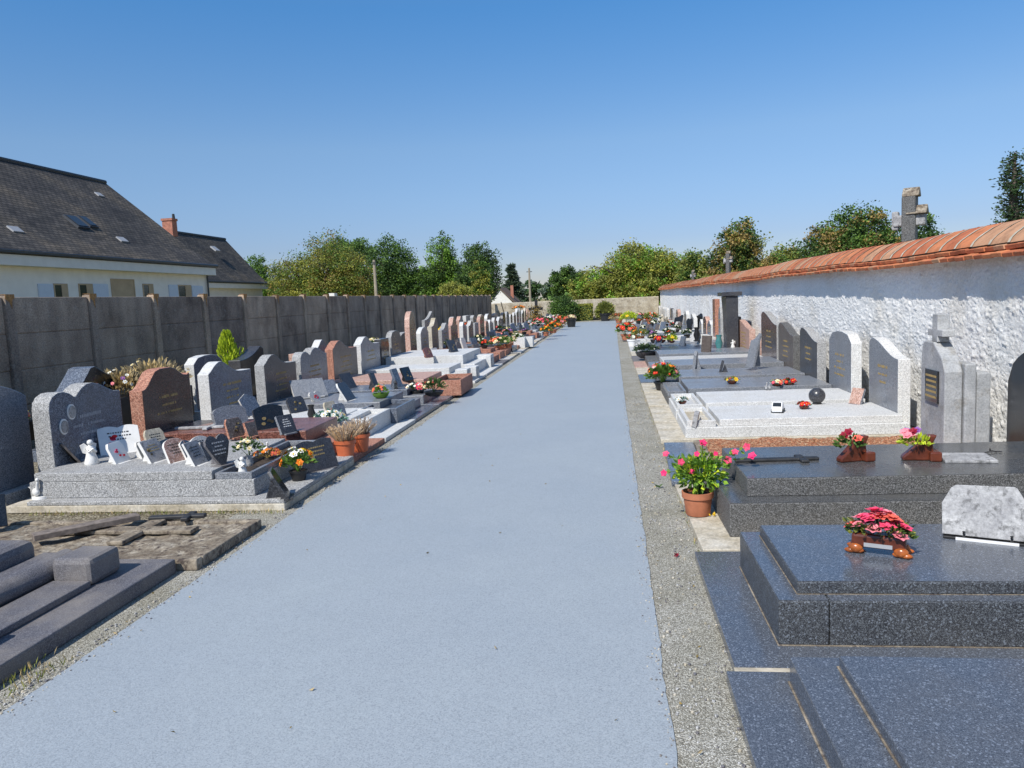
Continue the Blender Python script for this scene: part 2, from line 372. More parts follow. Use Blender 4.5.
# path, slightly irregular edge
mb = MB(); N = 1200; vs = []
for j in range(N+1):
    y = -5+53.2*j/N
    jl = noise.noise(Vector((0, y*2.1, 3)))*.014+noise.noise(Vector((0, y*13, 3)))*.010; jr = noise.noise(Vector((5, y*2.1, 3)))*.010+noise.noise(Vector((5, y*13, 3)))*.008
    bend = .12*max(0, (y-12)/36)**1.2
    vs += [(-2.53+jl+bend*.6, y, .006), (.178+jr+bend, y, .006)]
mb.add(vs, [(2*j, 2*j+1, 2*j+3, 2*j+2) for j in range(N)]); tag(mb.build('path', 'path_resin'), kind='structure')
# ---- concrete panel wall on the left
WX = -8.0
t = thing('concrete_wall', 'long weathered grey concrete panel wall behind the left row of graves', 'wall', (WX, 20, 0))
npost = 30; y0w = 7.045/6*8-1.68*4; hw = 1.93
for i in range(npost):
    y = y0w+1.68*i-20; hh = hw+.02+U(-.01, .015)
    mb = MB(); mb.box(-.07, .065, y-.075, y+.075, 0, hh); mb.box(-.05, .045, y-.055, y+.055, hh, hh+.02)
    mb.build('post', 'old_concrete', t, bevel=.012)
    if i < 26:
        mb = MB(); zz = hh-.02; cap = [(y-.08, hh+.024), (y+.08, hh+.024), (y+.082, hh-.03), (y+.04, hh-.05), (y+.025, hh-.16-U(0, .12)), (y-.015, hh-.08), (y-.082, hh-.04)]
        mb.prism(cap, .066, .070); mb.box(-.06, .0655, y-.062, y+.062, hh+.0205, hh+.024)
        mb.build('lichen_patch', 'orange_lichen', t)
    if i < npost-1:
        mb = MB(); z = 0
        for k in range(4):
            h1 = [.46, .48, .49, .5][k]; dx = U(-.004, .004); mb.box(-.022+dx, .022+dx, y+.077, y+1.603, z+.008, z+h1); z += h1
        mb.box(-.016, .008, y+.0775, y+1.6025, .01, z-.01)
        mb.build('panel', 'old_concrete', t, bevel=.012)
# ---- white roughcast wall on the right with a tiled coping
X0 = 3.30
rw = thing('plaster_wall', 'white roughcast wall capped with terracotta tiles along the right row', 'wall', (X0, 20, 0))
YE = 51.9
mb = MB(); ys = [3.5]
while ys[-1] < YE: ys.append(ys[-1]+max(.014, ys[-1]*.0026))
ys = [-6, 0, 2] + ys; NZ = 150; vs = []
HT = 1.80; random.seed(4)
for y in ys:
    for k in range(NZ+1):
        z = HT*k/NZ
        p1 = Vector((y*5.5, z*5.5, 1.7)); p2 = Vector((y*24, z*24, 4.1)); p3 = Vector((y*58, z*58, 9.1))
        n1 = noise.noise(p1); n2 = noise.noise(p2); n3 = noise.noise(p3)
        n4 = noise.noise(Vector((y*11, z*11, 7.7))); dsp = n1*.007+max(-.12, n2)*.016*(.6+n4)+n3*.010+max(0, n4)*.008
        if z > HT-.06: dsp *= .3
        vs.append((-dsp, y-20, z))
ny = len(ys)
fs = [(j*(NZ+1)+i, j*(NZ+1)+i+1, (j+1)*(NZ+1)+i+1, (j+1)*(NZ+1)+i) for j in range(ny-1) for i in range(NZ)]
mb.add(vs, fs)
mb.box(.04, .46, -26, YE-20, 0, HT-.01); mb.box(-.01, .46, YE-20.0-.03, YE-20.0+.03, 0, HT-.012)
mb.build('wall_face', 'roughcast', rw, smooth=True)
# coping: bedding, two courses of flat tiles, mortar fillet, ridge tiles
def und(y): return .012*math.sin(y*.55)+.006*math.sin(y*1.7+1)
mb = MB(); tl = MB(); y = -5.0
for row in range(2):
    y = -5.0+row*.07
    while y < YE:
        w = .17+U(-.004, .004); dz = und(y)+U(-.004, .004); a = R(17); x0 = [-.155, -.11][row]+U(-.008, .008); z0 = HT-.03+row*.06
        Mx = Matrix.Translation((x0, y-20, z0+dz)) @ Matrix.Rotation(-a+U(-.02, .02), 4, 'Y') @ Matrix.Rotation(U(-.012, .012), 4, 'X')
        tl.box(0, .30, 0, w-.002, 0, .036, random.choice([0, 0, 1, 1, 2]), Mx); y += w
tl.build('flat_tiles', ['tile_red', 'tile_orange', 'tile_pale'], rw, bevel=.003)
NS = 130
prof = [(-.075, .10), (-.07, .135), (.0, .19), (.22, .30), (.45, .28), (.62, .12), (.5, 0), (.02, .02)]
vs = []
for j in range(NS+1):
    y = -5+(YE+5)*j/NS
    for (px_, pz) in prof: vs.append((px_, y-20, HT+pz+und(y)-.05+(.01*noise.noise(Vector((y*4, px_*9, 0)))) ))
k = len(prof); mb.add(vs, [(j*k+i, (j+1)*k+i, (j+1)*k+(i+1) % k, j*k+(i+1) % k) for j in range(NS) for i in range(k)])
mb.build('mortar_bed', 'mortar', rw, smooth=False)
# ridge tiles: half barrels lying along the wall, overlapping, pale mortar at the joints
rt = MB(); mj = MB(); y = -5.0; n_r = 0
while y < YE-.1:
    L = .335+U(-.01, .01); mi = random.choice([0, 1, 1, 2]); dz = und(y)+HT-.01; tw = U(-.03, .03)
    def arc(r, yy, k=9, sk=0):
        PR = [(-.095, .095), (-.07, .135), (-.03, .172), (.03, .213), (.10, .256), (.18, .295), (.26, .308), (.34, .29), (.43, .235), (.52, .12)]
        g_ = (r-.204)*1.0
        return [(px_-g_*(1 if q < 5 else -.6), yy+sk*(q/k), pz_+g_*.8) for q, (px_, pz_) in enumerate(PR)]
    for (tgt, ra, rb, ya, yb, mat_i) in ((rt, .208, .204, y, y+L+.002, mi), (mj, .209, .2085, y+L-.02, y+L+.022, 0)):
        sk = .06*tw*0+U(.02, .07); p0 = arc(ra, ya-20, 9, sk); p1 = arc(rb, yb-20, 9, sk)
        tgt.add([(a, b_, c_+dz) for a, b_, c_ in p0]+[(a, b_, c_+dz) for a, b_, c_ in p1], [(i, i+1, 11+i-1+0, 10+i) for i in range(9)] if 0 else [(i, 10+i, 11+i, i+1) for i in range(9)], mat_i)
    y += L
rt.build('ridge_tiles', ['tile_red', 'tile_orange', 'tile_pale'], rw, smooth=True)
mj.build('mortar_joints', 'mortar', rw, smooth=True)
# ---- end wall
mb = MB(); NY = 60
mb.box(-8.2, 3.2, -.2, .2, 0, 1.38); 
ew = mb.build('wall', 'stone_masonry'); ew.name = 'stone_wall'; ew.location = (0, 52.2, 0); ew.modifiers.new('b', 'BEVEL').width = .04
tag(ew, 'low beige rubble stone wall closing the far end of the cemetery', 'wall')
# ---------------------------------------------------------------- HOUSES
def house(name, label, xe, y0, y1, ze, xr, zr, wallm):
    t = thing(name, label, 'house', (xe, (y0+y1)/2, 0)); yc = (y0+y1)/2; a, b2 = y0-yc, y1-yc
    ov = .45; xb = 2*(xr-xe)
    mb = MB(); mb.prism([(a+.02, 0), (b2-.3, 0), (b2-.3, ze-.05), (a+.02, ze-.05)], xb+.5, -ov)
    mb.add([(-ov, b2-.3, ze-.05), (xb+ov, b2-.3, ze-.05), (xr-xe, b2-.3, zr-.25)], [(0, 1, 2)])
    mb.build('wall', wallm, t)
    mb = MB(); dx = xr-xe
    kx, kz = .22*dx, ze+.19*(zr-ze)   # slight bell-cast
    L1 = math.hypot(kx, kz-ze); L2 = math.hypot(dx-kx, zr-kz)
    for sgn in (0, 1):
        X = (lambda q: q) if not sgn else (lambda q: xb-q)
        vs = [(X(0), a, ze), (X(0), b2, ze), (X(kx), b2, kz), (X(kx), a, kz), (X(dx), b2, zr), (X(dx), a, zr)]
        vs2 = [(x, y, z-.12) for x, y, z in vs]
        mb.add(vs+vs2, [(0, 1, 2, 3), (3, 2, 4, 5), (7, 6, 9, 8), (8, 9, 11, 10), (1, 7, 8, 2), (2, 8, 10, 4), (0, 6, 7, 1), (0, 3, 9, 6), (3, 5, 11, 9)])
    def uv(c_, p): return (c_.y, math.hypot(c_.x, c_.z-ze))
    rf = mb.build('roof', 'slate_tiles', t, uv=uv)
    mb = MB(); mb.tube([(dx, a, zr+.02), (dx, b2, zr+.02)], .12, 8); mb.build('ridge', 'gutter_grey', rf)
    mb = MB(); mb.tube([(.07, a, ze-.03), (.07, b2+.02, ze-.03)], .085, 8); mb.build('gutter', 'gutter_grey', t)
    mb = MB(); mb.box(-ov+.003, .0, a, b2-.05, ze-.52, ze-.135); mb.build('soffit', 'white_render', t)
    return t, rf, yc, kx, kz
k = 1.6
hx = -13.352*k; hy1 = 25.147*k; hze = 1.6+1.6*k
rp = aty(105, 182.7, hy1)
ht, hr, hyc, kx, kz = house('house', 'large cream house with steep dark tiled roof and pale shutters', hx, 8.0, hy1, hze, rp.x, rp.z, 'cream_render')
wallx = hx-.45
def wy(px, py): return atx(px, py, wallx)
def wrect(kind, px0, px1, pyt, mat, dep, name=None, frame=False):
    A = wy(px0, pyt); B2 = wy(px1, pyt); zt = A.z; zb = zt-1.35 if kind != 'gate' else .05
    a, b2 = A.y-hyc, B2.y-hyc; x = -.45
    if kind == 'shutter':
        mb = MB(); mb.box(x+.003, x+.045, a, b2, zb, zt)
        for q in range(int((zt-zb)/.12)): mb.box(x+.046, x+.052, a+.05, b2-.05, zb+.05+q*.12, zb+.13+q*.12)
        return mb.build('shutter', 'shutter_white', ht)
    mb = MB()   # surround standing proud plus dark recess pane
    mb.box(x+.002, x+.03, a-.06, a, zb-.06, zt+.06); mb.box(x+.002, x+.03, b2, b2+.06, zb-.06, zt+.06); mb.box(x+.002, x+.03, a, b2, zt, zt+.06); mb.box(x+.002, x+.05, a, b2, zb-.06, zb)
    w = mb.build(name or 'window', 'beige_reveal', ht)
    mb = MB(); mb.box(x+.004, x+.012, a, b2, zb, zt); mb.build('pane' if kind != 'gate' else 'door_panel', mat, w)
    if kind == 'win':
        mb = MB(); mb.box(x+.0125, x+.03, a+(b2-a)*.55, b2, zb, zt); mb.build('curtain', 'beige_reveal', w)
for q in [(37, 52, 284), (92, 107, 284), (168, 177, 285), (191, 202, 286)]: wrect('shutter', q[0], q[1], q[2], 'shutter_white', 0)
for q in [(54, 66, 285), (79, 91, 285), (143, 152, 285), (178, 190, 286)]: wrect('win', q[0], q[1], q[2], 'house_glass', 0)
wrect('gate', 111, 133, 280, 'beige_reveal', 0, 'porch_opening')
mb = MB(); mb.tube([(-.35, hy1-hyc-.36, hze-.1), (-.37, hy1-hyc-.36, 0)], .05, 8); mb.build('downpipe', 'gutter_grey', ht)
def on_roof(px, py):   # point of the front roof slope seen at this pixel
    r = ray(px, py); dx = rp.x-hx; best = None
    n_ = Vector((-(rp.z-kz), 0, (rp.x-(hx+kx)))); p0 = Vector((hx+kx, 0, kz))
    t_ = (p0-Vector((0, 0, H))).dot(n_)/r.dot(n_); return Vector((0, 0, H))+r*t_
sl_ang = math.atan2(rp.z-kz, -(rp.x-(hx+kx)))
for (px, py, w, l, kd) in [(15, 230, .55, .35, 'roof_vent'), (99, 195, .45, .3, 'roof_vent'), (122, 240, .55, .35, 'roof_vent'), (76, 223, .8, .9, 'skylight'), (87, 223, .6, .8, 'skylight'), ]:
    p = on_roof(px, py); Mx = Matrix.Translation(p-Vector((hx, hyc, 0))) @ Matrix.Rotation(sl_ang, 4, 'Y')
    mb = MB(); mb.box(-l/2, l/2, -w/2, w/2, .0, .10 if kd == 'skylight' else .06, 0, Mx); fr = mb.build(kd, 'grey_paint' if kd == 'roof_vent' else 'gutter_grey', hr)
    if kd == 'skylight':
        mb = MB(); mb.box(-l/2+.07, l/2-.07, -w/2+.07, w/2-.07, .102, .13, 0, Mx); mb.build('pane', 'dark_glass', fr)
# second house
y2 = 66.0; e2 = aty(268, 283, y2); r2 = aty(225, 239.5, y2)
h2, h2r, h2c, _, _ = house('house', 'smaller pale house with dark hipped roof and brick chimney beyond the cream house', e2.x, 46.0, y2, e2.z, r2.x, r2.z, 'white_render')
cp = aty(171, 236, 49.5)
mb = MB(); cx, cy, cz = cp.x-e2.x, 49.5-h2c, cp.z
mb.box(cx-.38, cx+.33, cy-.3, cy+.3, r2.z-1.2, cz+1.0); mb.box(cx-.43, cx+.38, cy-.35, cy+.35, cz+1.0, cz+1.15); ch = mb.build('chimney', 'brick_red', h2r)
mb = MB(); mb.lathe([(.10, cz+1.15), (.08, cz+1.45)], 10, 0, None, cx+.3, cy); mb.build('chimney_pot', 'iron', ch)
for (px, py) in ((187, 243), (217, 243)):
    p = aty(px, py, 56); mb = MB(); mb.box(-.3, .3, -.35, .35, 0, .12, 0, Matrix.Translation((r2.x-e2.x+1.6, (50 if px < 200 else 61)-h2c, r2.z-1.25)) @ Matrix.Rotation(.7, 4, 'Y')); mb.build('skylight', 'grey_paint', h2r)
mb = MB(); mb.box(0, .2, 0, 11, 0, 2.15); mb.box(-.1, .3, 10.6, 11.2, 0, 2.6); o = mb.build('garden_wall', 'white_render', None, loc=(-19.5, 38.8+3, 0)); tag(o, 'low white garden wall in front of the smaller pale house', 'wall')
# distant white cottage
ye = 118; g = aty(499, 289, ye)
t = thing('cottage', 'small distant white gabled cottage with brown roof beyond the concrete wall', 'house', (aty(500, 299, ye).x, ye, 0))
mb = MB(); zz = aty(497, 288, ye).z; mb.box(-2.2, 2.2, 0, 8, 0, .8); mb.add([(-2.2, 0, .8), (2.2, 0, .8), (0, 0, zz), (-2.2, 8, .8), (2.2, 8, .8), (0, 8, zz)], [(0, 1, 2), (5, 4, 3)]); mb.build('wall', 'white_render', t)
mb = MB()
for s_ in (-1, 1): mb.add([(0, -.3, zz+.12), (s_*2.7, -.3, .75), (s_*2.7, 8.2, .75), (0, 8.2, zz+.12), (0, -.3, zz-.1), (s_*2.7, -.3, .55), (s_*2.7, 8.2, .55), (0, 8.2, zz-.1)], [(0, 1, 2, 3), (4, 7, 6, 5), (0, 4, 5, 1), (1, 5, 6, 2)])
rr = mb.build('roof', 'brown_roof', t)
mb = MB(); mb.box(1.3, 1.75, 3, 3.5, 1, zz+.35); mb.build('chimney', 'brick_red', rr)
t = thing('cottage', 'tiny distant cottage roof with brown tiles left of the white cottage', 'house', (aty(430, 297, 90).x, 90, 0))
mb = MB(); mb.box(-4, 4, 0, 5, 0, 1.5); mb.build('wall', 'white_render', t)
mb = MB(); mb.add([(-4.3, -.3, 1.5), (4.3, -.3, 1.5), (3.3, 2.5, 2.35), (-3.3, 2.5, 2.35), (-4.3, 5.3, 1.5), (4.3, 5.3, 1.5)], [(0, 1, 2, 3), (5, 4, 3, 2), (4, 0, 3), (1, 5, 2), (0, 4, 5, 1)]); mb.build('roof', 'brown_roof', t)
# utility poles
for (px, pt, Y, lb) in ((374, 260, 60, 'thin pale wooden utility pole behind the concrete wall'), (529, 268, 95, 'distant wooden utility pole beside the tan field')):
    p = aty(px, pt, Y); t = thing('utility_pole', lb, 'pole', (p.x, Y, 0)); mb = MB(); mb.tube([(0, 0, 0), (0, 0, p.z)], [.17, .11], 8); mb.build('pole', 'pole_wood', t)
    mb = MB(); mb.box(-.35, .35, -.04, .04, p.z-.5, p.z-.42) if px > 400 else mb.box(-.05, .05, -.12, .12, p.z-.4, p.z-.15); mb.build('crossarm', 'iron', t)
# ---------------------------------------------------------------- TREES
def crown(mb, c, rad, nclump, nleaf, ls, nm, seed, gap=.0, low=-.8):
    rnd = random.Random(seed)
    for q in range(nclump):
        # clump centres near the crown surface, uneven
        while 1:
            v_ = Vector((rnd.uniform(-1, 1), rnd.uniform(-1, 1), rnd.uniform(-1, 1)))
            if .3 < v_.length < 1 and v_.z > low: break
        v_ = v_.normalized()*(rnd.random()**.38)
        bumpy = 1+.22*noise.noise(v_*2.3+Vector((seed, 0, 0)))
        cc = Vector((c[0]+v_.x*rad[0]*bumpy, c[1]+v_.y*rad[1]*bumpy, c[2]+v_.z*rad[2]*bumpy))
        cr = rnd.uniform(.11, .24)*min(rad[0], rad[2])+.12; mi = rnd.randrange(nm) if nm > 1 else 0
        for j in range(nleaf):
            w = Vector((max(-.9, min(.9, rnd.gauss(0, .42))), max(-.9, min(.9, rnd.gauss(0, .42))), max(-.7, min(.7, rnd.gauss(0, .33)))))
            p = cc+w*cr*1.25
            dr = Vector((rnd.uniform(-1, 1), rnd.uniform(-1, 1), rnd.uniform(-.7, .7)))
            if dr.length < .1: continue
            dr.normalize(); s2 = dr.cross(Vector((rnd.uniform(-1, 1), rnd.uniform(-1, 1), rnd.uniform(-1, 1))))
            if s2.length < .1: continue
            s2.normalize(); l = ls*rnd.uniform(.6, 1.35); up = dr.cross(s2)*l*.12
            mb.add([p, p+dr*l*.5+s2*l*.36+up, p+dr*l, p+dr*l*.5-s2*l*.36+up], [(0, 1, 2), (0, 2, 3)], mi)
def tree(name, label, px0, px1, ptop, Y, mats, base=None, low=-.85, dens=1.0, lob=None, seed=1, group='trees beyond the walls', cat='tree', ls=None, trunk=True, vs_=1.0, zc0=None):
    a = aty(px0, ptop, Y).x; b2 = aty(px1, ptop, Y).x; zt = aty((px0+px1)/2, ptop, Y).z; w = (b2-a)
    zb = base if base is not None else zt*.16
    t = thing(name, label, cat, ((a+b2)/2, Y, 0), 0, group)
    rz = (zt-zb)/2; cz = (zt+zb)/2; rx = w/2
    mb = MB(); ls = (ls or max(.16, Y/769*2.6))*.68
    lobs = lob or [(0, 0, 1, 1)]
    for i, (ox, oz, sx, sz) in enumerate(lobs):
        n_ = int(250*dens*sx*sz); crown(mb, (ox*rx, 0, cz+oz*rz), (rx*sx*.93, rx*sx*.8, rz*sz*.93), max(6, n_), 66, ls, len(mats), seed*13+i, 0, low)
    mb.build('crown', mats, t)
    if trunk:
        mb = MB(); tr = max(.12, rx*.06)
        mb.tube([(0, 0, -.1), (.1, .1, zb+rz*.3), (0, 0, cz)], [tr, tr*.75, tr*.5], 8)
        rnd = random.Random(seed)
        for q in range(7):
            a_ = rnd.uniform(0, 6.28); e = Vector((math.cos(a_)*rx*.65, math.sin(a_)*rx*.6, cz+rnd.uniform(-.1, .6)*rz)); s0 = Vector((0, 0, zb+rz*rnd.uniform(.2, .7)))
            mb.tube([s0, (s0+e)/2+Vector((0, 0, .1*rz)), e], [tr*.5, tr*.33, tr*.12], 6)
        mb.build('trunk', 'bark', t)
    return t
tree('tree', 'small bright green tree just right of the smaller pale house', 238, 272, 254, 74, ['leaf_green', 'leaf_bright'], seed=2, dens=.5, base=2)
tree('tree', 'broad olive and brown tree, leftmost large crown behind the concrete wall', 266, 372, 234, 64, ['leaf_olive', 'leaf_mid', 'leaf_yellow', 'leaf_olive', 'leaf_brown', 'leaf_mid', 'leaf_yellow'], seed=3, dens=1.9, base=.6, lob=[(-.45, -.22, .6, .8), (.2, .0, .72, 1.0), (.55, -.25, .48, .75), (-.05, -.55, .9, .45)])
tree('tree', 'dark green crown rising behind the olive brown tree', 315, 378, 236, 80, ['leaf_dark', 'leaf_mid'], seed=4, dens=.7, base=5, low=-.4)
tree('tree', 'dense dark green tree behind the pale utility pole', 362, 424, 237, 72, ['leaf_dark', 'leaf_green', 'leaf_mid'], seed=5, dens=1.3, base=1, lob=[(-.1, 0, .85, 1), (.45, -.35, .55, .6)])
tree('tree', 'tall bright topped green tree between two darker crowns', 410, 470, 233, 72, ['leaf_mid', 'leaf_bright', 'leaf_dark'], seed=6, dens=1.2, base=1, lob=[(.05, .1, .6, .9), (-.4, -.4, .55, .6), (.4, -.4, .55, .6)])
tree('tree', 'dark airy tree with drooping edge left of the white cottage', 455, 500, 241, 70, ['leaf_dark', 'leaf_conifer', 'leaf_mid'], seed=7, dens=1.0, base=1)
tree('shrub', 'low rounded yellow green shrub behind the concrete wall', 436, 474, 281, 58, ['leaf_yellow', 'leaf_olive'], seed=8, dens=.8, base=.3, cat='shrub')
tree('conifer', 'narrow yellow green conifer beside the low rounded shrub', 469, 490, 258, 60, ['leaf_yellow', 'leaf_green'], seed=9, dens=.5, base=.3)
tree('tree', 'dark tree above the dry field, behind the round bush', 549, 588, 264, 100, ['leaf_dark', 'leaf_mid'], seed=10, dens=.8, base=1, lob=[(-.25, 0, .7, 1), (.4, -.2, .55, .8)])
tree('shrub', 'small olive bush against the far stone wall right of the hedge', 596, 612, 305, 50.5, ['leaf_olive'], seed=31, dens=.3, base=.1, cat='shrub', trunk=False)
tree('shrub', 'rounded dark green bush standing at the end of the path', 549, 576, 294, 50.2, ['leaf_dark', 'leaf_green'], seed=11, dens=.9, base=-.3, cat='shrub', ls=.13)
tree('walnut_tree', 'wide yellow green walnut tree behind the far stone wall', 572, 694, 243, 62, ['leaf_yellow', 'leaf_bright', 'leaf_olive', 'leaf_yellow'], seed=12, dens=2.2, base=.5, lob=[(-.5, -.35, .6, .72), (-.75, -.6, .42, .45), (.1, .0, .62, 1.0), (.55, -.15, .5, .85), (.05, -.5, 1.0, .5)], ls=.24)
tree('tree', 'round dark olive tree rising behind the tiled wall near its far end', 702, 771, 218, 46, ['leaf_dark', 'leaf_olive', 'leaf_brown', 'leaf_mid'], seed=13, dens=1.5, base=.5, lob=[(.05, .05, .8, .95), (-.6, -.5, .5, .5), (.6, -.45, .5, .5)], ls=.2)
tree('tree', 'low olive tree filling the dip between two taller crowns', 755, 812, 243, 44, ['leaf_olive', 'leaf_mid', 'leaf_brown'], seed=14, dens=.9, base=.5, ls=.18)
tree('tree', 'small green tree behind the far end of the tiled wall', 676, 715, 252, 52, ['leaf_mid', 'leaf_olive'], seed=24, dens=.6, base=.5, ls=.2)
tree('tree', 'large green and rusty tree behind the tiled wall left of the stone cross', 796, 900, 201, 38, ['leaf_dark', 'leaf_mid', 'leaf_green', 'leaf_brown'], seed=15, dens=2.0, base=.5, lob=[(.25, .1, .62, .9), (-.35, -.1, .6, .75), (.7, -.2, .4, .7)], ls=.17)
tree('tree', 'green tree peeping out right of the tall stone cross', 885, 942, 209, 40, ['leaf_mid', 'leaf_dark'], seed=16, dens=.8, base=.5, ls=.17)
# big conifer at the right edge
def conifer(label, px, ptop, Y, rmax, seed, mats, base=.3, name='pine_tree', n_t=26, ls=.16):
    p = aty(px, ptop, Y); t = thing(name, label, 'tree', (p.x, Y, 0), 0, 'trees beyond the walls'); zt = p.z
    mb = MB(); rnd = random.Random(seed); tk = MB(); tk.tube([(0, 0, 0), (0, 0, zt*.6), (0, 0, zt-.2)], [.28, .17, .03], 8)
    for i in range(n_t):
        f = i/n_t; z = zt-.2-(zt-base)*f; nb = 5 if i > 2 else 3
        for q in range(nb):
            a = rnd.uniform(0, 6.28); L = rmax*(.12+.88*f**.8)*rnd.uniform(.55, 1.1); dv = Vector((math.cos(a), math.sin(a), 0)); tip = dv*L+Vector((0, 0, z-.1*L+rnd.uniform(-.1, .15)))
            tk.tube([(0, 0, z), tuple(dv*L*.5+Vector((0, 0, z-.02*L))), tuple(tip)], [.035, .022, .008], 4)
            for j in range(int(24+50*L)):
                s_ = rnd.uniform(.15, 1.05); c_ = dv*L*s_+Vector((0, 0, z-.1*L*s_))+Vector((rnd.gauss(0, .11), rnd.gauss(0, .11), rnd.gauss(-.05, .07)))*(1+L*.25)
                leaf(mb, c_, Vector((rnd.uniform(-1, 1), rnd.uniform(-1, 1), rnd.uniform(-.3, .5)))+dv, ls*rnd.uniform(.6, 1.3), ls*.4)
                mb.m[-1] = mb.m[-2] = rnd.randrange(len(mats))
    mb.build('crown', mats, t); tk.build('trunk', 'bark', t)
conifer('dark conifer with open layered branches at the right edge of the sky', 1015, 147, 27, 1.15, 21, ['leaf_conifer', 'leaf_dark'], n_t=30, ls=.13)
conifer('tall dark conifer partly cut off by the right edge of the photo', 1046, 120, 27.5, 1.5, 22, ['leaf_conifer', 'leaf_dark'], n_t=30, ls=.13)
conifer('slim distant conifer above the white cottage', 511, 264, 130, 2.2, 23, ['leaf_far'], n_t=20, ls=.6)
# far woods
mb = MB(); rnd = random.Random(5)
for i in range(70):
    x = -260+i*6.5+rnd.uniform(-2, 2); y = 230+rnd.uniform(-12, 25); hgt = rnd.uniform(6, 8.6)
    crown(mb, (x, y, hgt*.5), (6.2, 5, hgt*.62), 34, 16, 1.5, 2, i+100, 0, -1)
o = mb.build('far_woods', ['leaf_far', 'leaf_dark']); tag(o, 'low dark line of distant woods on the horizon', 'woodland', kind='stuff')
mb = MB(); rnd = random.Random(6)
for i in range(60):
    x = 12+i*2.5; y = 90+rnd.uniform(-12, 25)
    crown(mb, (x, y, 2.5), (3.5, 3, 2.5), 20, 14, .8, 2, i+300, 0, -1)
o = mb.build('hedgerow', ['leaf_mid', 'leaf_dark']); tag(o, 'dense hedgerow behind the tiled wall in the distance', 'hedge', kind='stuff')
mb = MB(); rnd = random.Random(8)
for i in range(46):
    x = -46+i*1.0; y = 86+rnd.uniform(-3, 4)
    if aty(482, 290, y).x < x < aty(562, 290, y).x: continue
    crown(mb, (x, y, 1.3), (1.8, 1.6, 1.4), 12, 14, .5, 2, i+500, 0, -1)
for i in range(30):
    x = -45+i*1.0; y = 82+rnd.uniform(-3, 4)
    if aty(482, 290, y).x < x < aty(562, 290, y).x: continue
    crown(mb, (x, y, 1.9), (1.9, 1.6, 2.2), 16, 14, .5, 2, i+700, 0, -1)
for i in range(44):
    x = aty(262, 290, 92).x+i*.68; 
    if x > aty(480, 290, 92).x: break
    crown(mb, (x, 92+rnd.uniform(-2, 2), 2.9), (1.9, 1.6, 2.9), 26, 26, .38, 2, i+900, 0, -1)
o = mb.build('undergrowth', ['leaf_mid', 'leaf_olive']); tag(o, 'mixed green undergrowth below the trees behind the concrete wall', 'undergrowth', kind='stuff')
# clipped hedge at path end
a = aty(576, 305, 50.9); b2 = aty(592, 305, 50.9)
t = thing('hedge', 'clipped square yellow green hedge at the far end of the path', 'hedge', ((a.x+b2.x)/2, 50.9, 0)); mb = MB(); w = (b2.x-a.x)/2
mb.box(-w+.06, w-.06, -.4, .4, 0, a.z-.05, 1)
for i in range(1500):
    f = random.randrange(3); p = Vector((U(-w, w), -.45, U(0, a.z))) if f == 0 else (Vector((U(-w, w), U(-.45, .45), a.z)) if f == 1 else Vector((random.choice([-w, w]), U(-.45, .45), U(0, a.z))))
    leaf(mb, p, rv(), .1, .06)
mb.build('foliage', ['leaf_yellow', 'leaf_dark'], t)
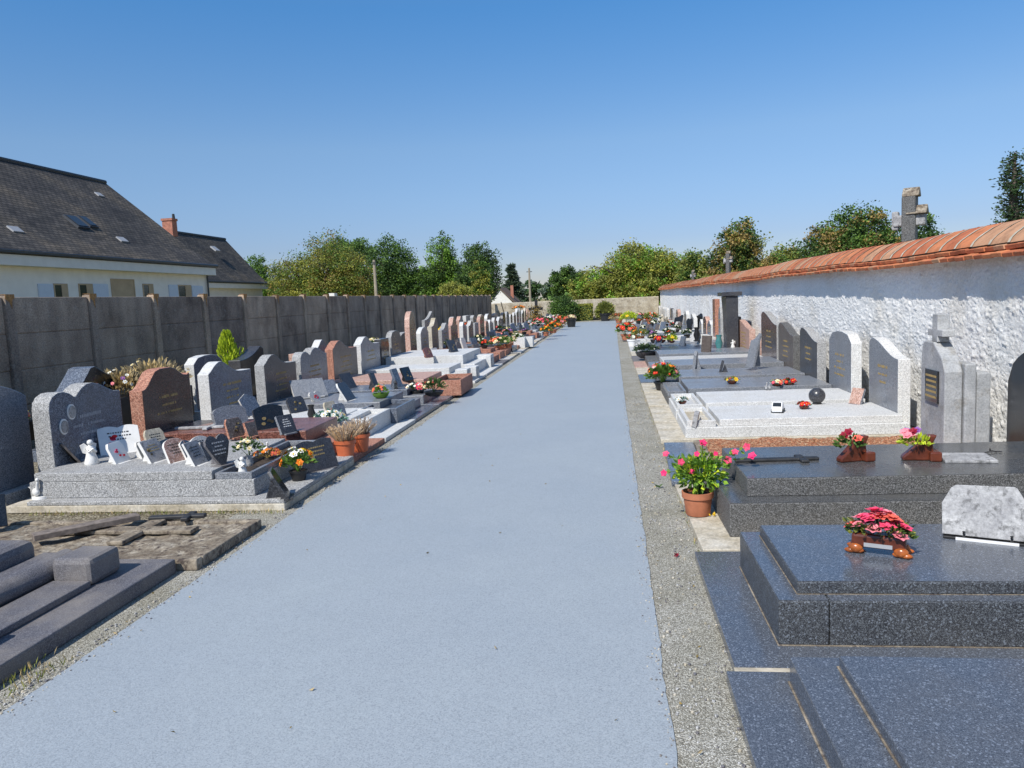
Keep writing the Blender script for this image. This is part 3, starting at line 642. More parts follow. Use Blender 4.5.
# ---------------------------------------------------------------- GRAVES
def prof_shape(kind, w, h):
    """outline in (y,z): y from -w/2 .. w/2, +y is away from the camera"""
    P = []
    def arcpts(f, n_=16): return [(-w/2+w*i/n_, f(i/n_)) for i in range(n_+1)]
    if kind == 'rect': top = [(-w/2, h), (w/2, h)]
    elif kind == 'arch': top = arcpts(lambda u: h*(.84+.16*math.sin(PI*u)**.8))
    elif kind == 'round': top = arcpts(lambda u: h*(.72+.28*math.sqrt(max(0, 1-(2*u-1)**2))))
    elif kind == 'clip': top = [(-w/2, h*.86), (-w*.34, h*.97), (-w*.1, h), (w*.1, h), (w*.34, h*.97), (w/2, h*.86)]
    elif kind == 'wave': top = arcpts(lambda u: h*(.82+.18*math.exp(-((u-.28)/.24)**2)*(1 if u > .12 else .75+2*u)))
    elif kind == 'waver': top = arcpts(lambda u: h*(.80+.20*math.exp(-((u-.74)/.3)**2)))
    elif kind == 'slope': top = arcpts(lambda u: h*(.80+.2*(math.sin(PI*min(1, max(0, u*1.08))/2)**2) - (.06*max(0, (u-.86)/.14)**2)))
    elif kind == 'double': top = [(w*a_, h*b_) for a_, b_ in [(-.5, .80), (-.485, .87), (-.44, .925), (-.37, .955), (-.29, .955), (-.22, .93), (-.165, .89), (-.145, .885), (-.12, .91), (-.06, .96), (.02, .995), (.1, 1), (.2, .975), (.3, .925), (.4, .875), (.5, .865)]]
    elif kind == 'shield': top = [(w*a_, h*b_) for a_, b_ in [(-.5, .79), (-.44, .80), (-.37, .84), (-.30, .91), (-.22, .975), (-.12, 1), (.1, 1), (.2, .975), (.28, .93), (.36, .89), (.44, .88), (.5, .90)]]
    elif kind == 'crest': top = [(w*a_, h*b_) for a_, b_ in [(-.5, .62), (-.3, .64), (-.12, .72), (.02, .88), (.1, .98), (.18, 1), (.28, .93), (.4, .86), (.5, .84)]]
    elif kind == 'peak': top = arcpts(lambda u: h*(.76+.24*math.exp(-((u-.5)/.2)**2)+.02*abs(u-.5)))
    elif kind == 'swoop': top = arcpts(lambda u: h*(.72+.28*u**2.2-.12*max(0, (u-.88)/.12)))
    elif kind == 'roof': top = [(-w/2, h*.78), (0, h), (w/2, h*.78)]
    elif kind == 'shoulder': top = [(-w/2, h*.82), (-w*.3, h*.84)]+[(-w*.3+w*.6*i/10, h*(.84+.16*math.sin(PI*i/10))) for i in range(1, 10)]+[(w*.3, h*.84), (w/2, h*.82)]
    elif kind == 'heart': 
        top = [(-w/2, h*.70), (-w*.48, h*.85), (-w*.36, h*.97), (-w*.22, h), (-w*.08, h*.94), (0, h*.86), (w*.08, h*.94), (w*.22, h), (w*.36, h*.97), (w*.48, h*.85), (w/2, h*.70)]
        return [(-w*.1, 0)]+[(-w*.3, h*.3)]+top+[(w*.3, h*.3), (w*.1, 0)]
    elif kind == 'book': top = arcpts(lambda u: h*(.93+.07*abs(math.sin(2*PI*u))))
    elif kind == 'cut': top = [(-w/2, h*.8), (-w*.38, h), (w*.38, h), (w/2, h*.8)]
    return [(-w/2, 0)]+top+[(w/2, 0)]
def headstone(par, x, w, h, th, kind, face, side, z0=0, yoff=0, fs=1, lean=0, insc=True, name='headstone', cap=None):
    """fs=+1 the inscribed face looks toward +x (left row), -1 toward -x (right row)"""
    mb = MB(); pr = prof_shape(kind, w, h)
    pr = [(y+yoff, z+z0) for y, z in pr]
    xa, xb = (x-th, x) if fs > 0 else (x, x+th)
    mb.prism(pr, xa, xb, 0, 1); o = mb.build(name, [face, side], par, bevel=.008)
    if insc:
        mb = MB(); rnd = random.Random(int(abs(x*91+w*771+h*13)*100)); xi = x+fs*.0015
        nl = rnd.randint(3, 5); zt = z0+h*.66
        for l in range(nl):
            ww = w*rnd.uniform(.25, .5); y = -ww/2; zz = zt-l*h*.09; hh = .026 if l else .034
            while y < ww/2:
                lw = rnd.uniform(.008, .02)
                if rnd.random() > .16: mb.box(xi-.001, xi+.001, y+yoff, y+lw+yoff, zz, zz+hh*rnd.uniform(.7, 1))
                y += lw+.008
        mb.build('inscription', insc if isinstance(insc, str) else 'gold', o)
    return o
FX = -2.66
def grave(side, y0, y1, xf, xh, label, steps, hs=None, name='grave', group=None, planter=None, matk='grey_granite', kerb=None, rz=0):
    """side -1: left row, head toward -x. steps: list of (inset_front, inset_side, z0, z1, mat, partname)"""
    yc = (y0+y1)/2; d = y1-y0; sg = side
    t = thing(name, label, 'grave', (xf, yc, 0), rz, group or ('graves of the left row' if side < 0 else 'graves of the right row'))
    Lx = abs(xh-xf)
    for (fi, si, z0, z1, mat, pn) in steps:
        mb = MB(); e = 0 if pn in ('base_slab', 'kerb') else .0
        mb.box(sg*fi, sg*(Lx+(.2 if pn == 'base_slab' else .05 if pn == 'plinth' else -.002)), -d/2+si, d/2-si, z0, z1); mb.build(pn, mat, t, bevel=.007)
    if hs:
        headstone(t, sg*Lx, hs['w'], hs['h'], hs.get('th', .14), hs['k'], hs['face'], hs['side'], hs.get('z0', .0), hs.get('yo', 0), -sg, insc=hs.get('insc', True))
    if planter:
        p0, p1, q0, q1, pz0, pz1, pm, fill = planter; th = .035; mb = MB()
        x0, x1 = sorted((sg*p0, sg*p1))
        mb.box(x0, x1, q0, q0+th, pz0, pz1); mb.box(x0, x1, q1-th, q1, pz0, pz1); mb.box(x0, x0+th, q0+th, q1-th, pz0, pz1); mb.box(x1-th, x1, q0+th, q1-th, pz0, pz1)
        pl = mb.build('planter', pm, t, bevel=.004)
        mb = MB(); mb.box(x0+th, x1-th, q0+th, q1-th, pz0, pz1-.05); mb.build('planter_fill', fill, pl)
    return t
GL, GR = 'graves of the left row', 'graves of the right row'
def std(mat, smat=None, h=(.07, .2, .3), base='cream_stone', ins=(.0, .22, .55), isd=(.0, .12, .2)):
    return [(ins[0], isd[0], .0, h[0], base, 'base_slab'), (ins[1], isd[1], h[0], h[1], smat or mat, 'plinth'), (ins[2], isd[2], h[1], h[2], mat, 'ledger')]
# ---- L0: black headstone corner off the left edge, L1 weathered grave front left
t = thing('grave', 'weathered dark granite grave with stepped foot trough at the bottom left', 'grave', (-2.73, 3.2, 0), 0, GL)
mb = MB(); mb.box(-2.7, 0, -1.1, 1.13, 0, .092); mb.build('base_slab', 'weathered_granite', t, bevel=.01)
for yy in (-.98, .66):
    mb = MB(); mb.box(-.47, -.22, yy, yy+.27 if yy > 0 else yy+.9, .092, .25); mb.build('corner_block', 'weathered_granite', t, bevel=.03)
mb = MB(); mb.box(-.46, -.225, -.07, .655, .092, .13); mb.build('trough', 'weathered_granite', t, bevel=.008)
mb = MB(); mb.tube([(-.55, -1.0, .16), (-.55, .90, .16)], .075, 12); mb.box(-.7, -.55, -1.0, .90, .092, .21); mb.build('rounded_kerb', 'weathered_granite', t, smooth=True)
mb = MB(); mb.box(-2.55, -.72, -1.0, .88, .092, .31); mb.build('ledger', 'weathered_granite', t, bevel=.05)
# L2 old low grave with lichen
t = thing('grave', 'low crumbling lichen covered stone grave with no headstone', 'grave', (-2.62, 4.82, 0), 0, GL)
mb = MB(); ny = 26; nx = 60; vs = []
for j in range(ny+1):
    for i in range(nx+1):
        x = -2.6*i/nx; y = -.42+.82*j/ny; vs.append((x, y, .05+.018*noise.noise(Vector((x*7, y*7, 3)))+.008*noise.noise(Vector((x*25, y*25, 3)))))
mb.add(vs, [(j*(nx+1)+i+1, j*(nx+1)+i, (j+1)*(nx+1)+i, (j+1)*(nx+1)+i+1) for j in range(ny) for i in range(nx)])
mb.box(-2.6, 0, -.42, .40, -.01, .03); mb.build('ledger', 'mossy_stone', t)
mb = MB(); mb.box(-2.62, .01, -.46, -.39, 0, .075); mb.box(-2.62, .01, .39, .45, 0, .07); mb.box(-.06, .012, -.385, .385, 0, .072); mb.build('kerb', 'old_stone', t, bevel=.01)
def cross(name, label, loc, rz, L, Wd, th, bw, mat, pos=.3, lean=0, flare=0, cat='cross', group=None):
    t_ = thing(name, label, cat, loc, rz, group); mb = MB()
    a = L/2; b_ = Wd/2; c_ = L*pos; h = bw/2
    P = [(-a, -h), (a-c_-h, -h), (a-c_-h, -b_), (a-c_+h, -b_), (a-c_+h, -h), (a, -h), (a, h), (a-c_+h, h), (a-c_+h, b_), (a-c_-h, b_), (a-c_-h, h), (-a, h)]
    n_ = len(P); mb.add([(x, y, 0) for x, y in P]+[(x, y, th) for x, y in P], [tuple(range(n_-1, -1, -1)), tuple(range(n_, 2*n_))]+[(i, (i+1) % n_, n_+(i+1) % n_, n_+i) for i in range(n_)])
    o = mb.build('cross_body', mat, t_, bevel=.008)
    mb = MB(); mb.ball((a-c_, 0, th), h*.6, 8, 0, (1, 1, .35)); mb.build('boss', mat, t_)
    return t_
p = at(128, 530, .06); cross('stone_cross', 'large weathered stone cross lying flat on the crumbling lichen covered grave', (p.x, p.y-.05, .058), PI, 1.1, .6, .03, .12, 'old_stone', .62)
p = at(88, 529, .1); mb = MB()
mb.box(-.055, .055, -.34, .34, 0, .04); o = mb.build('plank', 'weathered_wood', None, loc=(p.x, p.y, .1), rz=-.75, bevel=.004); tag(o, 'dark weathered board lying across the lichen covered grave', 'board')
p = at(178, 520, .07); cross('metal_cross', 'small black cross lying on the far corner of the lichen covered grave', (p.x, p.y, .08), .15, .42, .2, .03, .055, 'iron', .3)
# black tablet at left edge (0-10, 500-530)
# L3 grey speckled
grave(-1, 5.72, 7.42, -2.63, -4.9, 'large pale grey granite grave with double lobed headstone and two oval photos',
      [(0, 0, 0, .06, 'cream_stone', 'base_slab'), (.003, .003, .0602, .095, 'grey_granite_side', 'base_top'), (.30, .12, .095, .235, 'grey_granite_side', 'plinth'), (.66, .12, .235, .31, 'grey_granite_side', 'ledger')],
      None, planter=(.32, .64, -.72, .72, .235, .29, 'grey_granite', 'soil'))
g3 = bpy.context.scene.objects['grave.002'] if 'grave.002' in bpy.context.scene.objects else t
hs = headstone(g3, -2.27, 1.0, .90, .17, 'double', 'bluegrey_granite', 'grey_granite_side', .095, .03, 1, insc='grey_paint')
for (px, py) in ((70, 412), (62.5, 427)):
    p = atx(px, py, -4.9+.0); q = p-Vector((-2.63, 6.56, 0))
    for (nm, rr, mat, xo) in (('photo_frame', 1.0, 'white_ceramic', .002), ('portrait', .78, 'photo_sepia', .0115)):
        mb = MB(); pr = [(q.y+.055*rr*math.cos(a), q.z+.072*rr*math.sin(a)) for a in [2*PI*i/20 for i in range(20)]]
        mb.prism(pr, -2.27+xo-.0, -2.27+xo+.009); 
        if nm == 'photo_frame': fr = mb.build(nm, mat, hs)
        else: mb.build(nm, mat, hs)
# graves further back, left row : y0,y1, label, steps, headstone
K = .942
def H_(a, b, top, k, face, side, **kw): return dict(a=a, b=b, top=top, k=k, face=face, side=side, **kw)
LROW = [
 (7.46, 8.60, 'red granite grave with dark shield shaped headstone behind the plaques', 'red_granite', 'red_granite_side', 'red_granite_side', (.06, .2, .34), (7.46, 8.40, 1.02, 'shield', 'maroon_granite', 'red_granite_side')),
 (8.64, 10.03, 'white granite grave with plain pale blue grey headstone sloping to one side', 'white_granite', 'white_granite', 'white_granite', (.05, .16, .24), (8.82, 9.94, .99, 'wave', 'bluegrey_granite', 'white_granite')),
 (10.06, 11.45, 'blue grey granite grave with polished dark wave topped headstone', 'grey_granite', 'grey_granite', 'bluegrey_granite', (.05, .17, .28), (10.35, 11.46, .96, 'wave', 'charcoal_granite', 'grey_granite_side')),
 (11.5, 12.55, 'blue grey granite grave with heart notched headstone', 'bluegrey_granite', 'grey_granite', 'bluegrey_granite', (.05, .18, .28), (11.65, 12.8, .95, 'double', 'bluegrey_granite', 'grey_granite_side')),
 (12.6, 14.2, 'orange red granite grave with red edged arched headstone', 'pink_granite', 'red_granite_side', 'pink_granite', (.05, .2, .32), (13.1, 14.4, 1.0, 'wave', 'brown_granite', 'red_granite_side')),
 (14.7, 16.1, 'broad white granite grave with white edged headstone beside the arched red one', 'white_granite', 'white_granite', 'white_granite', (.05, .2, .32), (14.65, 15.9, .99, 'wave', 'grey_granite', 'white_granite')),
 (16.15, 18.6, 'very wide white double grave with small black headstone', 'white_granite', 'white_granite', 'white_granite', (.05, .26, .46), (16.0, 16.6, .88, 'rect', 'black_granite', 'charcoal_granite')),
]
for i, (y0, y1, lb, lm, pm, bm_, hz, h_) in enumerate(LROW):
    a, b2, top, k_, fc, sd2 = h_
    g = grave(-1, y0, y1, -2.66, -4.9, lb, [(0, 0, 0, hz[0], bm_, 'base_slab'), (.26, .07, hz[0], hz[1], pm, 'plinth'), (.52, .1, hz[1], hz[2], lm, 'ledger')],
          dict(w=b2-a, h=top-hz[0], th=.15, k=k_, face=fc, side=sd2, z0=hz[0], yo=(a+b2)/2-(y0+y1)/2))
# generic left row to the far end
kinds = ['arch', 'wave', 'clip', 'round', 'shoulder', 'rect', 'roof', 'waver', 'peak']
facem = [('charcoal_granite', 'pale_granite', 'dark grey'), ('bluegrey_granite', 'white_granite', 'blue grey'), ('grey_granite', 'grey_granite_side', 'light grey'), ('maroon_granite', 'pink_granite', 'pink edged maroon'), ('black_granite', 'charcoal_granite', 'black'), ('brown_granite', 'cream_stone', 'brown'), ('grey_granite', 'white_granite', 'white edged grey')]
kw = dict(arch='arched', wave='wave topped', clip='clipped corner', round='round topped', shoulder='shouldered', rect='square', roof='gabled', waver='backward sloping', peak='peaked', slope='sloping', swoop='swooping')
ordn = ['first', 'second', 'third', 'fourth', 'fifth', 'sixth', 'seventh', 'eighth', 'ninth', 'tenth', 'eleventh', 'twelfth', 'thirteenth', 'fourteenth', 'fifteenth', 'sixteenth', 'seventeenth', 'eighteenth', 'nineteenth', 'twentieth', 'twenty first', 'twenty second', 'twenty third', 'twenty fourth', 'twenty fifth']
rnd = random.Random(11); y = 18.7; i = 0
fixedL = [('peak', 3, .68, -.25, .9), ('arch', 2, .66, 0, .55), ('roof', 3, 1.28, -.3, .5), ('round', 2, .98, 0, .8)]
g_ = [o for o in C.objects if o.get('label', '').startswith('very wide white double')][0]
headstone(g_, -2.24, .8, .96, .13, 'clip', 'charcoal_granite', 'grey_granite_side', .05, 17.2-17.375, 1)
while y < 49.5:
    w = rnd.uniform(1.1, 1.45); fm = facem[rnd.randrange(len(facem))]; kd = rnd.choice(kinds); top = rnd.uniform(.8, 1.12)
    if i == 0: kd, fm, top = 'round', facem[3], 1.42
    if i == 1: kd, fm, top = 'arch', facem[6], .98
    if i == 2: kd, fm, top = 'waver', facem[5], 1.18
    lm = rnd.choice(['grey_granite', 'charcoal_granite', 'white_granite', 'bluegrey_granite', 'dark_granite', 'pale_granite', 'red_granite_side']); h2_ = rnd.uniform(.14, .24); h3 = h2_+rnd.uniform(.05, .12)
    hw_ = .62 if i == 0 else rnd.uniform(.7, w-.15)
    grave(-1, y, y+w-.05, -2.66+rnd.uniform(-.03, .02)+.04*max(0, (y-20)/28), -4.9, 'grave with %s %s headstone, %s behind the wide white double grave' % (fm[2], kw[kd], ordn[i]),
       [(0, 0, 0, .05, rnd.choice(['cream_stone', 'weathered_granite', lm, 'pale_granite']), 'base_slab'), (.25, .07, .05, h2_, lm, 'plinth'), (.5, .12, h2_, h3, lm, 'ledger')],
       dict(w=hw_, h=top-.05, th=.13, k=kd, face=fm[0], side=fm[1], z0=.05, yo=-.55 if i < 5 else 0))
    y += w; i += 1
mb = MB(); mb.box(-.02, .02, -.12, .12, 0, .24, 0, Matrix.Rotation(-.3, 4, 'Y')); p = at(2, 532, .05); o = mb.build('memorial_plaque', 'black_granite', None, loc=(p.x-.06, p.y-.05, .09), rz=-.9, bevel=.004); tag(o, 'black stone tablet leaning at the left edge of the crumbling grave', 'memorial plaque')
# second row behind the left row (headstones near the concrete wall)
def back(px0, px1, pt, X, label, kd, fc, sd_, z0=0., th=.16, wexp=None):
    a = atx(px0, pt, X); b2 = atx(px1, pt, X); w = b2.y-a.y; top = max(a.z, b2.z)
    t_ = thing('headstone', label, 'headstone', (X, (a.y+b2.y)/2, 0), 0, 'headstones behind the left row')
    o = headstone(t_, 0, w, top-.12, th, kd, fc, sd_, .12, 0, 1, insc='grey_paint' if fc != 'black_granite' else False)
    mb = MB(); mb.box(-th-.12, .12, -w/2-.08, w/2+.08, -.02, .12); mb.build('base', sd_, t_, bevel=.006); return t_
back(-70, 26, 393, -5.35, 'plain dark grey granite headstone cut off by the left edge', 'arch', 'grey_granite', 'grey_granite_side', th=.2)
back(52, 114, 372, -6.3, 'black headstone with curved roof like top behind the double lobed one', 'crest', 'black_granite', 'bluegrey_granite', th=.3)
back(193, 222, 357, -6.3, 'tall pale blue headstone with clipped corners behind the red shield headstone', 'clip', 'bluegrey_granite', 'white_granite')
back(239, 263, 345, -6.2, 'black headstone with swooping scroll top beside the yellow conifer', 'swoop', 'black_granite', 'charcoal_granite', th=.22)
back(313, 331, 341, -6.2, 'pale pointed headstone peeping over the heart notched one', 'peak', 'bluegrey_granite', 'white_granite')
back(296, 303, 354, -6.2, 'small brown upright stone beside the dark wave topped headstone', 'rect', 'brown_granite', 'pink_granite')
back(400, 412, 333, -6.2, 'dark headstone just behind the tall pink edged slab', 'round', 'charcoal_granite', 'grey_granite_side')
back(424, 433, 309, -6.0, 'narrow bluish leaning obelisk rising near the concrete wall', 'swoop', 'bluegrey_granite', 'grey_granite_side', th=.1)
for q, px in enumerate(range(452, 500, 7)):
    back(px, px+4, 317-q*.6, -6.3, 'back row headstone, %s from the left in the distant line by the concrete wall' % ordn[q], random.choice(kinds[:6]), facem[q % 7][0], facem[(q*3) % 7][1])
# ---------------------------------------------------------------- right row
# front slabs (surface beside gravel) : the base of each grave
def rbase(y0, y1, mat, x0=.49): return None
# R1 / R2 / R3
t = thing('grave', 'blue granite grave at the bottom right corner with raised ledger', 'grave', (.49, 2.3, 0), 0, GR)
mb = MB(); mb.box(-.065, 2.75, -1.3, .782, 0, .05); mb.build('base_slab', 'blue_granite', t, bevel=.004)
mb = MB(); mb.box(.165, 2.75, -1.1, .69, .05, .16); mb.build('plinth', 'blue_granite', t, bevel=.006)
mb = MB(); mb.box(.325, 2.72, -1.0, .60, .16, .21); mb.build('ledger', 'blue_granite', t, bevel=.006)
t = thing('grave', 'blue granite grave carrying the pink flower pot and a white plaque', 'grave', (.49, 4.02, 0), .006, GR)
mb = MB(); mb.box(-.03, 2.75, -.90, .55, 0, .05); mb.build('base_slab', 'blue_granite', t, bevel=.004)
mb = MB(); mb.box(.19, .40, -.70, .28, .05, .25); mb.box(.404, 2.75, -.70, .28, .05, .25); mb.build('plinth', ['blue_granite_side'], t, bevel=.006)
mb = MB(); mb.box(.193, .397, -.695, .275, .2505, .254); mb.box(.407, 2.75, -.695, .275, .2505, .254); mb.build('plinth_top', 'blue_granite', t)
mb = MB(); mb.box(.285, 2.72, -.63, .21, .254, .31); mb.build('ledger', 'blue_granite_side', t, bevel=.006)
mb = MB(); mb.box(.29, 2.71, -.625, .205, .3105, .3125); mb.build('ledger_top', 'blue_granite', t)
mb = MB(); mb.box(-.035, 2.75, -.936, -.903, 0, .047); mb.build('mortar_joint', 'mortar', t)
t = thing('grave', 'dark grey polished granite grave with tall black arched headstone at the right edge', 'grave', (.49, 5.65, 0), .02, GR)
mb = MB(); mb.box(.0, 2.75, -1.03, .60, 0, .045); mb.build('base_slab', 'cream_stone', t, bevel=.006)
mb = MB(); mb.box(.20, 2.75, -.80, .43, .045, .26); mb.build('plinth', 'dark_granite_side', t, bevel=.005)
mb = MB(); mb.box(.203, 2.75, -.795, .425, .2605, .2635); mb.build('plinth_top', 'dark_granite', t)
mb = MB(); mb.box(.34, 2.72, -.64, .37, .2635, .38); mb.build('ledger', 'dark_granite_side', t, bevel=.005)
mb = MB(); mb.box(.345, 2.715, -.635, .365, .3805, .383); mb.build('ledger_top', 'dark_granite', t)
o = headstone(t, 2.55, 1.05, 1.05, .14, 'round', 'black_granite', 'black_granite', .047, .12, -1, insc=False)
for (o_, a_) in (('blue granite grave at the bottom right', [(.159, 2.7, .689, .697, .0505, .054), (.159, .166, -1.1, .689, .0505, .054), (.319, .326, -1.0, .6, .1605, .164), (.319, 2.7, .599, .607, .1605, .164)]), ('blue granite grave carrying', [(.184, 2.7, -.707, -.701, .0505, .054), (.184, .1895, -.70, .28, .0505, .054), (.280, 2.7, -.635, -.631, .2545, .257), (.280, .2845, -.63, .21, .2545, .257)])):
    g_ = [o for o in C.objects if o.get('label', '').startswith(o_)][0]; mb = MB()
    for q in a_: mb.box(*q)
    mb.build('cement_joint', 'old_stone', g_)
# R4 plot with plaque headstone
t = thing('grave', 'pink gravel plot with old grey headstone bearing a small black plate', 'grave', (.49, 7.35, 0), -.03, GR)
mb = MB(); mb.box(0, .30, -1.0, .7, 0, .045); mb.build('base_slab', 'bluegrey_granite', t, bevel=.006)
mb = MB(); mb.box(.30, .40, -1.05, .68, 0, .07); mb.box(.40, 2.2, -1.05, -.97, 0, .07); mb.box(.40, 2.4, .62, .68, 0, .07); mb.build('kerb', 'old_stone', t, bevel=.01)
mb = MB(); nx, ny = 80, 50; vs = []
for j in range(ny+1):
    for i in range(nx+1):
        x = .4+2.1*i/nx; y = -.97+1.59*j/ny; vs.append((x, y, .075+.03*noise.noise(Vector((x*2.5, y*2.5, 8)))+.014*noise.noise(Vector((x*22, y*22, 3)))+random.uniform(0, .008)))
mb.add(vs, [(j*(nx+1)+i, j*(nx+1)+i+1, (j+1)*(nx+1)+i+1, (j+1)*(nx+1)+i) for j in range(ny) for i in range(nx)]); mb.build('gravel_bed', 'pink_gravel', t)
hx_ = 2.28; pr = [(-.48, 0), (-.48, .83), (-.40, .95), (-.22, 1.07), (.0, 1.07), (.04, 1.02), (.06, .9), (.06, 0)]
mb = MB(); mb.prism(pr, hx_, hx_+.14); hd = mb.build('headstone', 'pale_weathered', t, bevel=.01)
mb = MB(); mb.box(hx_-.016, hx_-.002, -.37, -.08, .55, .83); pl = mb.build('name_plate', 'black_granite', hd, bevel=.003)
mb = MB()
for l in range(5):
    y = -.34
    while y < -.12:
        lw = U(.008, .018); mb.box(hx_-.0195, hx_-.0165, y, y+lw, .77-l*.045, .788-l*.045); y += lw+.007
mb.build('lettering', 'gold', pl)
mb = MB(); mb.box(hx_+.02, hx_+.12, -.25, -.13, 1.07, 1.31); mb.box(hx_+.021, hx_+.119, -.36, -.02, 1.12, 1.18); mb.build('cross', 'pale_weathered', hd, bevel=.006)
mb = MB(); mb.box(hx_+.15, hx_+.24, -.50, .06, 0, .90); mb.box(hx_+.25, hx_+.36, -.48, .06, 0, .82); mb.build('side_pier', 'pale_weathered', hd, bevel=.012)
# R5 .. R9
def rgrave(y0, y1, label, lm, pm, bm_, hz, h_, ins=(.24, .5), rz=0, planter=None, xh=2.95, side_=.04, xf=.49):
    a, b2, top, k_, fc, sd2 = h_
    return grave(1, y0, y1, xf, xh, label, [(0, 0, 0, hz[0], bm_, 'base_slab'), (ins[0], side_, hz[0], hz[1], pm, 'plinth'), (ins[1], side_+.04, hz[1], hz[2], lm, 'ledger')],
          dict(w=b2-a, h=top-hz[0], th=.13, k=k_, face=fc, side=sd2, z0=hz[0], yo=(a+b2)/2-(y0+y1)/2), planter=planter, rz=rz)
rgrave(8.18, 9.30, 'white granite grave with ball, toy car and sloping polished headstone', 'white_granite', 'white_granite', 'cream_stone', (.05, .165, .24), (8.42, 9.33, .99, 'slope', 'grey_granite', 'white_granite'), (.26, .62), 0, (.28, .58, -.50, .50, .165, .235, 'white_granite', 'cream_stone'))
rgrave(9.36, 10.6, 'white granite grave with clipped corner polished headstone, behind the one with the ball', 'white_granite', 'white_granite', 'cream_stone', (.05, .175, .25), (10.0, 10.98, 1.0, 'clip', 'grey_granite', 'white_granite'), (.26, .62), 0, (.28, .58, -.56, .5, .175, .24, 'white_granite', 'pale_granite'))
rgrave(10.75, 12.1, 'grey granite grave carrying a single small flower bowl', 'grey_granite', 'dark_granite_side', 'cream_stone', (.05, .17, .26), (11.6, 12.62, .97, 'slope', 'charcoal_granite', 'grey_granite_side'), (.26, .55), 0, (.27, .52, -.6, .5, .17, .23, 'grey_granite', 'grey_granite'))
rgrave(12.2, 13.5, 'grey speckled grave with two small upright ornaments', 'grey_granite', 'dark_granite_side', 'cream_stone', (.05, .17, .27), (13.08, 14.2, .99, 'slope', 'brown_granite', 'dark_granite_side'), (.26, .55))
rgrave(13.65, 15.0, 'dark slate granite grave with tall stone blade ornament', 'grey_granite', 'charcoal_granite', 'bluegrey_granite', (.05, .2, .32), (14.35, 15.77, 1.15, 'slope', 'maroon_granite', 'grey_granite_side'), (.26, .5))
rgrave(15.1, 16.4, 'pale stone grave without colour, with low grey slab behind the slate one', 'pale_granite', 'grey_granite', 'cream_stone', (.05, .17, .27), (15.9, 16.4, .55, 'rect', 'brown_granite', 'pink_granite'), (.26, .5))
rgrave(16.5, 17.9, 'grey stone grave with peach edged headstone standing against the white wall', 'grey_granite', 'dark_granite_side', 'pink_granite', (.05, .18, .3), (17.1, 18.65, .90, 'slope', 'pink_granite', 'pink_granite'), (.26, .5))
g = rgrave(18.0, 19.6, 'dark grave with tall black pillar carrying a flat stone top', 'charcoal_granite', 'charcoal_granite', 'weathered_granite', (.05, .16, .26), (18.9, 19.5, .95, 'rect', 'black_granite', 'charcoal_granite'), (.26, .5))
mb = MB(); P = [(-.55, .05), (-.1, .05), (.02, 1.0), (.25, 1.45), (-.55, 1.45)]; mb.prism([(y_, z_) for y_, z_ in P], 2.15, 2.42); mb.box(2.05, 2.5, -.6, .15, 1.455, 1.55); mb.build('pillar', 'charcoal_granite', g, bevel=.01)
rnd = random.Random(23); y = 19.75; i = 0
while y < 40:
    w = rnd.uniform(1.1, 1.4); fm = facem[rnd.randrange(len(facem))]; kd = rnd.choice(['slope', 'arch', 'rect', 'clip', 'roof', 'shoulder']); top = rnd.uniform(.75, 1.05); hw_ = rnd.uniform(.6, w-.2)
    xh = 2.95
    if i == 1: fm, kd, top, hw_ = facem[2], 'round', 1.15, .4
    if i == 2: fm, kd, top, hw_ = facem[3], 'rect', 1.35, .5
    lm = rnd.choice(['grey_granite', 'pale_granite', 'white_granite', 'bluegrey_granite', 'pale_granite', 'pink_granite']); h2_ = rnd.uniform(.12, .2); h3 = h2_+rnd.uniform(.05, .12)
    nohs = i > 2 and rnd.random() < .45; top = top if i < 3 else top*.82
    grave(1, y, y+w-.05, .5+.1*(y-19)/20, xh, ('low grave without any headstone, %s beyond the tall black pillar' % ordn[i]) if nohs else 'grave with %s %s headstone, %s beyond the tall black pillar' % (fm[2], kw[kd], ordn[i]),
       [(0, 0, 0, .05, rnd.choice(['cream_stone', 'pale_granite', lm]), 'base_slab'), (.25, .06, .05, h2_, lm, 'plinth'), (.5, .12, h2_, h3, lm, 'ledger')],
       None if nohs else dict(w=hw_, h=top-.05, th=.14, k=kd, face=fm[0] if i != 2 else 'red_granite', side=fm[1] if i != 2 else 'red_granite_side', z0=.05))
    y += w; i += 1
# graves beyond the wall end
for j in range(5):
    y = 41.5+j*1.6
    grave(1, y, y+1.3, .62, 2.95, 'low grave with %s headstone, %s past the last tall stone near the far end' % (['white', 'grey', 'dark', 'beige', 'brown'][j], ordn[j]), [(0, 0, 0, .05, 'cream_stone', 'base_slab'), (.25, .06, .05, .2, ['white_granite', 'grey_granite', 'charcoal_granite', 'pale_granite', 'brown_granite'][j], 'ledger')],
       dict(w=.8, h=.75, th=.14, k=kinds[j], face=['white_granite', 'grey_granite', 'charcoal_granite', 'cream_stone', 'brown_granite'][j], side='pale_granite', z0=.05))
